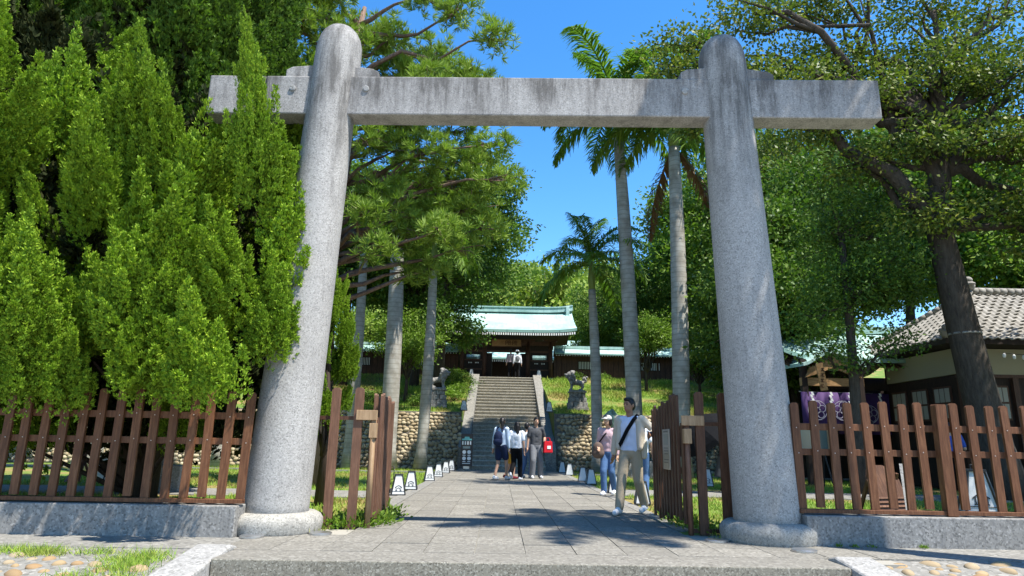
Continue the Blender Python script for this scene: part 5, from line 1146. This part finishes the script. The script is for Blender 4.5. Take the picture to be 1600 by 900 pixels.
for i in range(48):
    a = rng.uniform(-6.3, -3.25); t = rng.uniform(.08, .55); n = 190; c = np.array([a, 7.22 - t * 2.6, -.012 - .15 * t - .42 * t * t])
    P = c + r.normal(size=(n, 3)) * np.array([.11, .07, 0]); D = nrm(np.stack([r.normal(size=n) * .7, r.normal(size=n) * .7, np.ones(n)], 1)); S = nrm(np.cross(D, rnd_dir(n, r))) * .004
    Vs.append(np.stack([P - S, P + S, P + D * (.085 * (.4 + r.rand(n)))[:, None]], 1))
tag(link('bank_grass', np_mesh('bank_grass', np.concatenate(Vs), 3, M['grass'])), 'dry yellow green grass growing between the stones of the left front bank', 'grass', None, 'stuff')

# ------------------------------------------------------------------ people
def m_cloth(name, c, rough=.85):
    m = mat(name, c, rough, spec=.08); g = NG(m); n = g.noise(g.coord('World'), 9, 3); g.col(g.mix(g.ramp(n, [(.35, (0, 0, 0)), (.8, (.35, .35, .35))]), c, tuple(x * .72 for x in c))); g.bump(n, .35, .03); return m
SK = mat('skin', (.46, .27, .18), .55); SKT = mat('tanned_skin', (.30, .155, .095), .5); HAIR = mat('black_hair', (.012, .010, .010), .45); EYE = mat('eye_dark', (.015, .012, .012), .3); LIP = mat('lips', (.32, .12, .10), .5)
CL = {k: m_cloth('cloth_' + k, c) for k, c in dict(white=(.72, .73, .76), tee=(.62, .66, .78), paleblue=(.50, .60, .72), navy=(.020, .028, .065), black=(.008, .008, .009), beige=(.55, .48, .38), khaki=(.40, .325, .225), jeans=(.075, .14, .27), grey=(.075, .077, .082), midgrey=(.16, .165, .175), pink=(.52, .36, .38), yellow=(.55, .33, .05), lav=(.32, .36, .55), mauve=(.30, .25, .26), brown=(.12, .085, .07), red=(.55, .02, .03), capgrey=(.50, .49, .47), blue=(.05, .10, .35), darkred=(.14, .02, .03), shoe=(.74, .74, .74)).items()}
def ik(a, b, l1, l2, pole):
    a = Vector(a); b = Vector(b); d = b - a; L = min(d.length, l1 + l2 - .002); dn = d.normalized(); b = a + dn * L
    x = (l1 * l1 - l2 * l2 + L * L) / (2 * L); h = math.sqrt(max(l1 * l1 - x * x, 0)); p = Vector(pole); p = (p - dn * p.dot(dn)).normalized()
    return a + dn * x + p * h, b
def person(label, loc, rz, H, feet, hands, top, bottom, shoe, hair='short', vox=.016, sleeve='short', legs='long', skin=SK, head_yaw=0.0, head_tilt=0.0, lean=0.0, jacket=None, group=None, shoulders=1.0, hipw=1.0, face=True):
    """feet/hands: two (x,y,z) ankle / wrist targets (figure's right = -x first). faces -y."""
    s = H / 1.72; o = empty('person', loc, rz, label, 'person', group); o.scale = (s, s, s)
    ly = lambda z: -lean * max(0, z - .93)
    hip = [(-.085 * hipw, 0, .92), (.085 * hipw, 0, .92)]; sh = [(-.18 * shoulders, ly(1.4), 1.405), (.18 * shoulders, ly(1.4), 1.405)]
    hc_ = Vector((0, ly(1.6) - .015, 1.618)); Rh = Matrix.Rotation(head_yaw, 3, 'Z') @ Matrix.Rotation(head_tilt, 3, 'Y')
    hp_ = lambda x, y, z: hc_ + Rh @ Vector((x, y, z))
    kn = []; an = []; el = []; wr = []
    for i in (0, 1):
        k, a = ik(hip[i], feet[i], .43, .425, (0, -1, 0)); kn.append(k); an.append(a)
        e, w = ik(sh[i], hands[i], .285, .255, ((-.35 if i == 0 else .35), 1, -.2)); el.append(e); wr.append(w)
    b = MB()
    b.ell(hp_(0, 0, .01), (.076, .093, .105), (0, 0, head_yaw)); b.ell(hp_(0, -.025, -.05), (.058, .065, .065), (0, 0, head_yaw)); b.cap(hc_ + Vector((0, .01, -.06)), (0, ly(1.45) + .01, 1.43), .052, .058)
    b.cap(hp_(0, -.088, .012), hp_(0, -.105, -.022), .011, .015, 8)
    for q in (-1, 1): b.ell(hp_(q * .078, .008, -.005), (.012, .022, .032), (0, 0, head_yaw), 8, 6)
    b.ell((0, ly(1.28), 1.27), (.155, .095, .19)); b.ell((0, ly(1.08), 1.07), (.13, .085, .16)); b.ell((0, 0, .92), (.138 * hipw, .085, .12))
    for i in (0, 1):
        b.cap(hip[i], kn[i], .082, .056); b.cap(kn[i], an[i], .054, .038); b.ell((an[i].x, an[i].y - .05, max(.035, an[i].z - .055)), (.04, .10, .035))
        b.cap(sh[i], el[i], .052, .040); b.cap(el[i], wr[i], .040, .027)
        d = (wr[i] - el[i]).normalized(); sd = d.cross(Vector((0, 1, 0))); sd = sd.normalized() if sd.length > .1 else Vector((1, 0, 0)); fwv = sd.cross(d)
        pc = wr[i] + d * .045; b.cap(wr[i], pc + d * .02, .028, .032, 8); b.cap(pc - fwv * .018, pc + d * .02 - fwv * .02, .022, .022, 8); b.cap(pc + fwv * .018, pc + d * .02 + fwv * .02, .022, .022, 8)
        q = -1 if i == 0 else 1
        for j, (off, ln) in enumerate(((-.036, .070), (-.012, .080), (.012, .074), (.036, .058))):
            r0_ = pc + d * .035 + fwv * off; m1 = r0_ + d * ln * .55; t1 = m1 + (d * .8 - sd * .5 * q * -1).normalized() * ln * .5
            b.cap(r0_, m1, .0105, .010, 7); b.cap(m1, t1, .010, .0085, 7)
        th = pc - fwv * .03; b.cap(th, th - fwv * .035 + d * .03, .013, .011, 7); b.cap(th - fwv * .035 + d * .03, th - fwv * .04 + d * .06, .011, .009, 7)
    body = remesh(b, 'body', skin, vox * .8, o, 2, .4)
    if face:
        for q in (-1, 1): MB().ell(hp_(q * .030, -.083, .012), (.014, .008, .008), (0, 0, head_yaw), 8, 6).build('eye', EYE, body, True); MB().ell(hp_(q * .031, -.085, .034), (.021, .008, .005), (0, 0, head_yaw), 8, 6).build('eyebrow', HAIR, body, True)
        MB().ell(hp_(0, -.086, -.052), (.024, .010, .007), (0, 0, head_yaw), 8, 6).build('mouth', LIP, body, True)
    # top
    g = MB(); K = .018
    g.ell((0, ly(1.28), 1.275), (.158 * shoulders + K, .098 + K, .185)); g.ell((0, ly(1.08), 1.07), (.138 + K, .092 + K, .17)); g.cap((-.12 * shoulders, ly(1.4), 1.405), (.12 * shoulders, ly(1.4), 1.405), .058, .058); g.ell((0, ly(.95), .95), (.150 + K, .10 + K, .10))
    for q in (-1, 1): g.cap((q * .072, ly(1.3), 1.30), (q * .072, ly(.95), .93), .102, .100); g.cap((q * .10, ly(1.3), 1.30), (q * .095, ly(.95), .93), .078, .075)
    for i in (0, 1):
        if sleeve == 'short': m_ = Vector(sh[i]).lerp(el[i], .72); g.cap(sh[i], m_, .070, .064)
        elif sleeve == 'long': g.cap(sh[i], el[i], .070, .056); g.cap(el[i], Vector(el[i]).lerp(wr[i], .92), .056, .044)
    remesh(g, 'shirt', CL[top], vox, o, 5)
    # bottom
    g = MB(); g.ell((0, 0, .92), (.158 * hipw + .008, .118, .13))
    for i in (0, 1):
        if legs == 'long': g.cap(hip[i], kn[i], .098, .078); g.cap(kn[i], Vector(kn[i]).lerp(an[i], .97), .078, .068)
        elif legs == 'wide': g.cap(hip[i], kn[i], .105, .092); g.cap(kn[i], Vector(kn[i]).lerp(an[i], .98), .092, .088)
        elif legs == 'shorts': g.cap(hip[i], Vector(hip[i]).lerp(kn[i], .72), .105, .100)
    if legs == 'skirt':
        g = MB(); g.lathe([(.14, .98), (.17, .85), (.21, .6), (.27, .40), (.25, .39)][::-1], 20)
    remesh(g, 'skirt' if legs == 'skirt' else ('shorts' if legs == 'shorts' else 'trousers'), CL[bottom], vox, o, 2)
    for i in (0, 1):
        a = an[i]; lift = max(0, a.z - .09); g = MB(); tip = Vector((a.x * 1.08, a.y - .16, max(.04, a.z - .05 - lift * .6))); hl = Vector((a.x, a.y + .035, a.z - .045 + lift * .2)); hl.z = max(hl.z, .04)
        g.cap(hl, tip, .046, .042); g.cap(hl + Vector((0, -.01, .03)), hl.lerp(tip, .5) + Vector((0, 0, .02)), .045, .04); remesh(g, 'shoe', CL[shoe], vox * .8, o, 1)
    # hair
    g = MB(); g.ell(hp_(0, .014, .030), (.087, .095, .098), (0, 0, head_yaw)); g.ell(hp_(0, .04, -.005), (.082, .070, .09), (0, 0, head_yaw)); g.ell(hp_(0, -.045, .088), (.065, .045, .035), (0, 0, head_yaw))
    if hair == 'pony': g.cap(hp_(0, .10, .0), hp_(0, .13, -.20), .045, .035); g.cap(hp_(0, .13, -.20), hp_(0, .12, -.34), .035, .015)
    if hair == 'long': g.cap(hp_(0, .06, -.03), hp_(0, .08, -.28), .075, .055); g.cap(hp_(0, .08, -.28), hp_(0, .08, -.38), .055, .025); g.cap(hp_(.06, .02, .0), hp_(.07, .03, -.16), .04, .03); g.cap(hp_(-.06, .02, .0), hp_(-.07, .03, -.16), .04, .03)
    if hair == 'bob': g.cap(hp_(.065, .01, .02), hp_(.075, .01, -.09), .035, .03); g.cap(hp_(-.065, .01, .02), hp_(-.075, .01, -.09), .035, .03); g.ell(hp_(0, .055, -.05), (.08, .05, .08))
    # carve the face side away by dropping hair pieces in front: keep only the cap
    remesh(g, 'hair', HAIR, .011, o, 1)
    o['_'] = 1; del o['_']
    return o, dict(hp=hp_, sh=sh, el=el, wr=wr, an=an, kn=kn, hip=hip)
def add_strap(o, pts, w, m, name='strap'):
    b = MB()
    for i in range(len(pts) - 1): b.bar(pts[i], pts[i + 1], w, .012, up=(0, -1, .01) if i % 2 == 0 or True else None)
    return b.build(name, m, o)
H0 = ((-.26, .02, .80), (.26, .02, .80))
# walking man
o, j = person('man in open beige shirt, white tee and khaki trousers walking beside the right gate leaf', (2.20, 11.25, 0), R_(-32), 1.86, ((-.09, -.30, .09), (.10, .26, .13)), ((-.30, .02, .84), (.36, -.12, 1.17)), 'tee', 'khaki', 'shoe', 'short', .011, 'none', 'long', SKT, R_(-18), 0, .03, shoulders=1.06)
g = MB()
for q in (0, 1):
    x = -1 if q == 0 else 1
    g.cap((x * .15, -.055, 1.36), (x * .175, -.075, .98), .050, .048); g.cap((x * .13, .045, 1.36), (x * .14, .045, .95), .068, .068); g.cap((x * .165, 0, 1.40), (x * .17, 0, 1.0), .068, .062)
    g.cap(j['sh'][q], j['el'][q], .068, .056); g.cap(j['el'][q], Vector(j['el'][q]).lerp(j['wr'][q], .9 if q == 0 else .7), .064, .05)
g.cap((-.1, .07, 1.38), (.1, .07, 1.38), .065, .065); g.ell((0, .07, 1.15), (.16, .06, .26)); g.cap((.19, .02, 1.05), (.20, .03, .86), .07, .05)
remesh(g, 'jacket', CL['beige'], .011, o, 3)
add_strap(o, [(.13, .0, 1.475), (.10, -.11, 1.40), (0, -.140, 1.24), (-.10, -.130, 1.06), (-.17, -.09, .98)], .055, CL['black'])
MB().lathe([(.034, 0), (.034, .025)], 12).build('watch', M['iron'], o, loc=tuple(Vector(j['wr'][1]).lerp(j['el'][1], .08)), rot=(R_(60), 0, 0))
# woman in cap with brown bag
o, j = person('woman in pale cap and pink top with brown bag, behind the walking man', (2.50, 15.4, 0), R_(-25), 1.74, ((-.08, -.12, .09), (.09, .12, .12)), ((-.16, -.20, 1.02), (.22, -.05, .85)), 'pink', 'jeans', 'shoe', 'bob', .014, 'long', 'long', SK, R_(-25), 0, .03)
g = MB(); g.ell(j['hp'](0, .005, .055), (.098, .108, .075)); g.ell(j['hp'](0, -.115, .045), (.075, .075, .014)); remesh(g, 'cap', CL['capgrey'], .010, o, 1)
g = MB(); g.ell((-.20, -.14, .98), (.13, .10, .17)); g.ell((-.20, -.14, .90), (.15, .11, .12)); remesh(g, 'bag', CL['brown'], .014, o, 2); add_strap(o, [(-.2, -.14, 1.1), (-.05, -.14, 1.3), (.10, -.02, 1.47)], .03, CL['black'])
# person behind the gate leaf
person('person in white top and jeans hidden between the walking man and right gate leaf', (3.08, 14.6, 0), R_(160), 1.72, ((-.08, .1, .09), (.09, -.08, .09)), H0, 'white', 'jeans', 'shoe', 'short', .016, 'short', 'long')
# umbrella pair
o, j = person('woman in black top and dark skirt holding a black umbrella beyond the right gate', (5.72, 17.2, 0), R_(62), 1.62, ((-.08, -.05, .09), (.09, .06, .09)), ((-.10, -.25, 1.12), (.14, -.24, 1.05)), 'black', 'grey', 'black', 'bob', .016, 'short', 'skirt', SK)
um = empty('black_umbrella', (5.42, 17.1, 1.06), 0, 'open black umbrella tilted behind the woman in the dark skirt', 'umbrella')
um.rotation_euler = (R_(18), R_(-40), 0); um.scale = (1.3, 1.3, 1.2)
g = MB(); rings = []
for i in range(7): a = i / 6 * 1.15; rings.append((.62 * math.sin(a) / math.sin(1.15) + .004, .36 - .36 * (1 - math.cos(a)) / (1 - math.cos(1.15))))
n = 16; vs = [(r * (1 - .06 * (k % 2)) * math.cos(2 * math.pi * k / n), r * (1 - .06 * (k % 2)) * math.sin(2 * math.pi * k / n), z + .35) for r, z in rings for k in range(n)]
c_ = MB().add(vs, [(i * n + k, i * n + (k + 1) % n, (i + 1) * n + (k + 1) % n, (i + 1) * n + k) for i in range(6) for k in range(n)]).build('canopy', CL['black'], um); c_.modifiers.new('s', 'SOLIDIFY').thickness = .006
MB().tube([(0, 0, -.15), (0, 0, .78)], .009, 8).build('shaft', M['iron'], um); MB().tube([(0, 0, -.24), (0, 0, -.12)], .017, 8).build('handle', M['black'], um)
for k in range(8): a = k * math.pi / 4; MB().bar((0, 0, .70), (.58 * math.cos(a), .58 * math.sin(a), .37), .006, .006).build('rib', M['iron'], um)
person('person in lavender shirt and dark trousers beside the umbrella, half behind the right pillar', (6.12, 16.9, 0), R_(60), 1.72, ((-.08, -.05, .09), (.09, .06, .09)), H0, 'lav', 'navy', 'black', 'short', .018, 'short', 'long')
person('person in blue top and dark trousers in the shade behind the right fence', (10.75, 15.9, 0), R_(150), 1.75, ((-.1, -.05, .09), (.1, .06, .09)), ((-.2, -.25, 1.1), (.24, -.2, 1.05)), 'blue', 'black', 'black', 'short', .018, 'short', 'long')
# family group on the path
FG = 'family group walking on the path'
o, j = person('woman with navy backpack and shorts, leftmost of the group on the path', (.08, 21.0, 0), R_(148), 1.86, ((-.10, -.16, .09), (.10, .16, .10)), ((-.24, -.06, .82), (.25, .04, .84)), 'paleblue', 'navy', 'shoe', 'pony', .016, 'long', 'shorts', SK, R_(35), 0, .02, group=FG, hipw=1.05)
g = MB(); g.ell((0, .18, 1.16), (.14, .09, .20)); g.ell((0, .19, 1.05), (.15, .10, .13)); remesh(g, 'backpack', CL['navy'], .014, o, 2)
for q in (-1, 1): add_strap(o, [(q * .10, .13, 1.36), (q * .11, .0, 1.475), (q * .11, -.11, 1.38), (q * .12, -.08, 1.12)], .05, CL['navy'])
person('child in white top and yellow shorts between the backpack woman and the long-haired girl', (.36, 21.7, 0), R_(115), 1.50, ((-.08, -.12, .09), (.09, .14, .12)), H0, 'white', 'yellow', 'darkred', 'bob', .016, 'short', 'shorts', group=FG)
person('girl with long black hair, white tee and black trousers seen from behind', (.55, 20.9, 0), R_(165), 1.74, ((-.09, -.14, .09), (.10, .26, .20)), ((-.24, -.02, .84), (.24, -.10, .90)), 'white', 'black', 'shoe', 'long', .016, 'short', 'long', SK, R_(30), 0, .03, group=FG)
person('person in white tee and blue jeans behind the long-haired girl', (.92, 22.4, 0), R_(140), 1.76, ((-.09, -.10, .09), (.10, .12, .10)), H0, 'white', 'jeans', 'shoe', 'short', .016, 'short', 'long', SK, R_(20), group=FG)
o, j = person('smiling man in charcoal tee and grey trousers with a red bag, rightmost of the group', (1.22, 22.2, 0), R_(8), 1.92, ((-.12, -.08, .09), (.15, .05, .09)), ((-.26, -.02, .84), (.22, -.16, 1.10)), 'grey', 'midgrey', 'shoe', 'short', .015, 'short', 'wide', SK, R_(12), R_(6), 0, group=FG)
rbag = empty('red_bag', (1.60, 22.0, .83), .2, 'small red shopping bag hanging from the charcoal-shirted man\'s arm', 'bag')
MB().box((0, 0, .17), (.30, .12, .36), None, 0, (.9, .8)).build('body', CL['red'], rbag, bevel=.015); MB().box((.02, -.065, .16), (.12, .006, .10)).build('print', M['white'], rbag)
for q in (-1, 1): MB().tube([(-.08, q * .04, .34), (-.05, q * .03, .46), (.05, q * .03, .46), (.08, q * .04, .34)], .008, 6).build('handle', CL['red'], rbag)
# pair at the top of the stairs
GG = 'visitors at the gatehouse'
person('visitor in mauve top and black trousers at the top of the stairs', (.62, 39.95, GZ), R_(172), 1.72, ((-.09, -.06, .09), (.10, .08, .10)), H0, 'mauve', 'black', 'black', 'short', .02, 'long', 'long', group=GG, face=False)
o, j = person('visitor in white sunhat with grey backpack at the top of the stairs', (1.02, 39.80, GZ), R_(185), 1.66, ((-.09, .06, .09), (.10, -.08, .10)), H0, 'white', 'black', 'black', 'bob', .02, 'long', 'long', group=GG, face=False)
g = MB(); g.ell(j['hp'](0, 0, .07), (.10, .11, .075)); g.ell(j['hp'](0, 0, .04), (.17, .18, .018)); remesh(g, 'sunhat', CL['white'], .012, o, 1); g = MB(); g.ell((0, .17, 1.17), (.14, .09, .2)); remesh(g, 'backpack', CL['midgrey'], .016, o, 2)

bpy.data.scenes.remove(TMP)
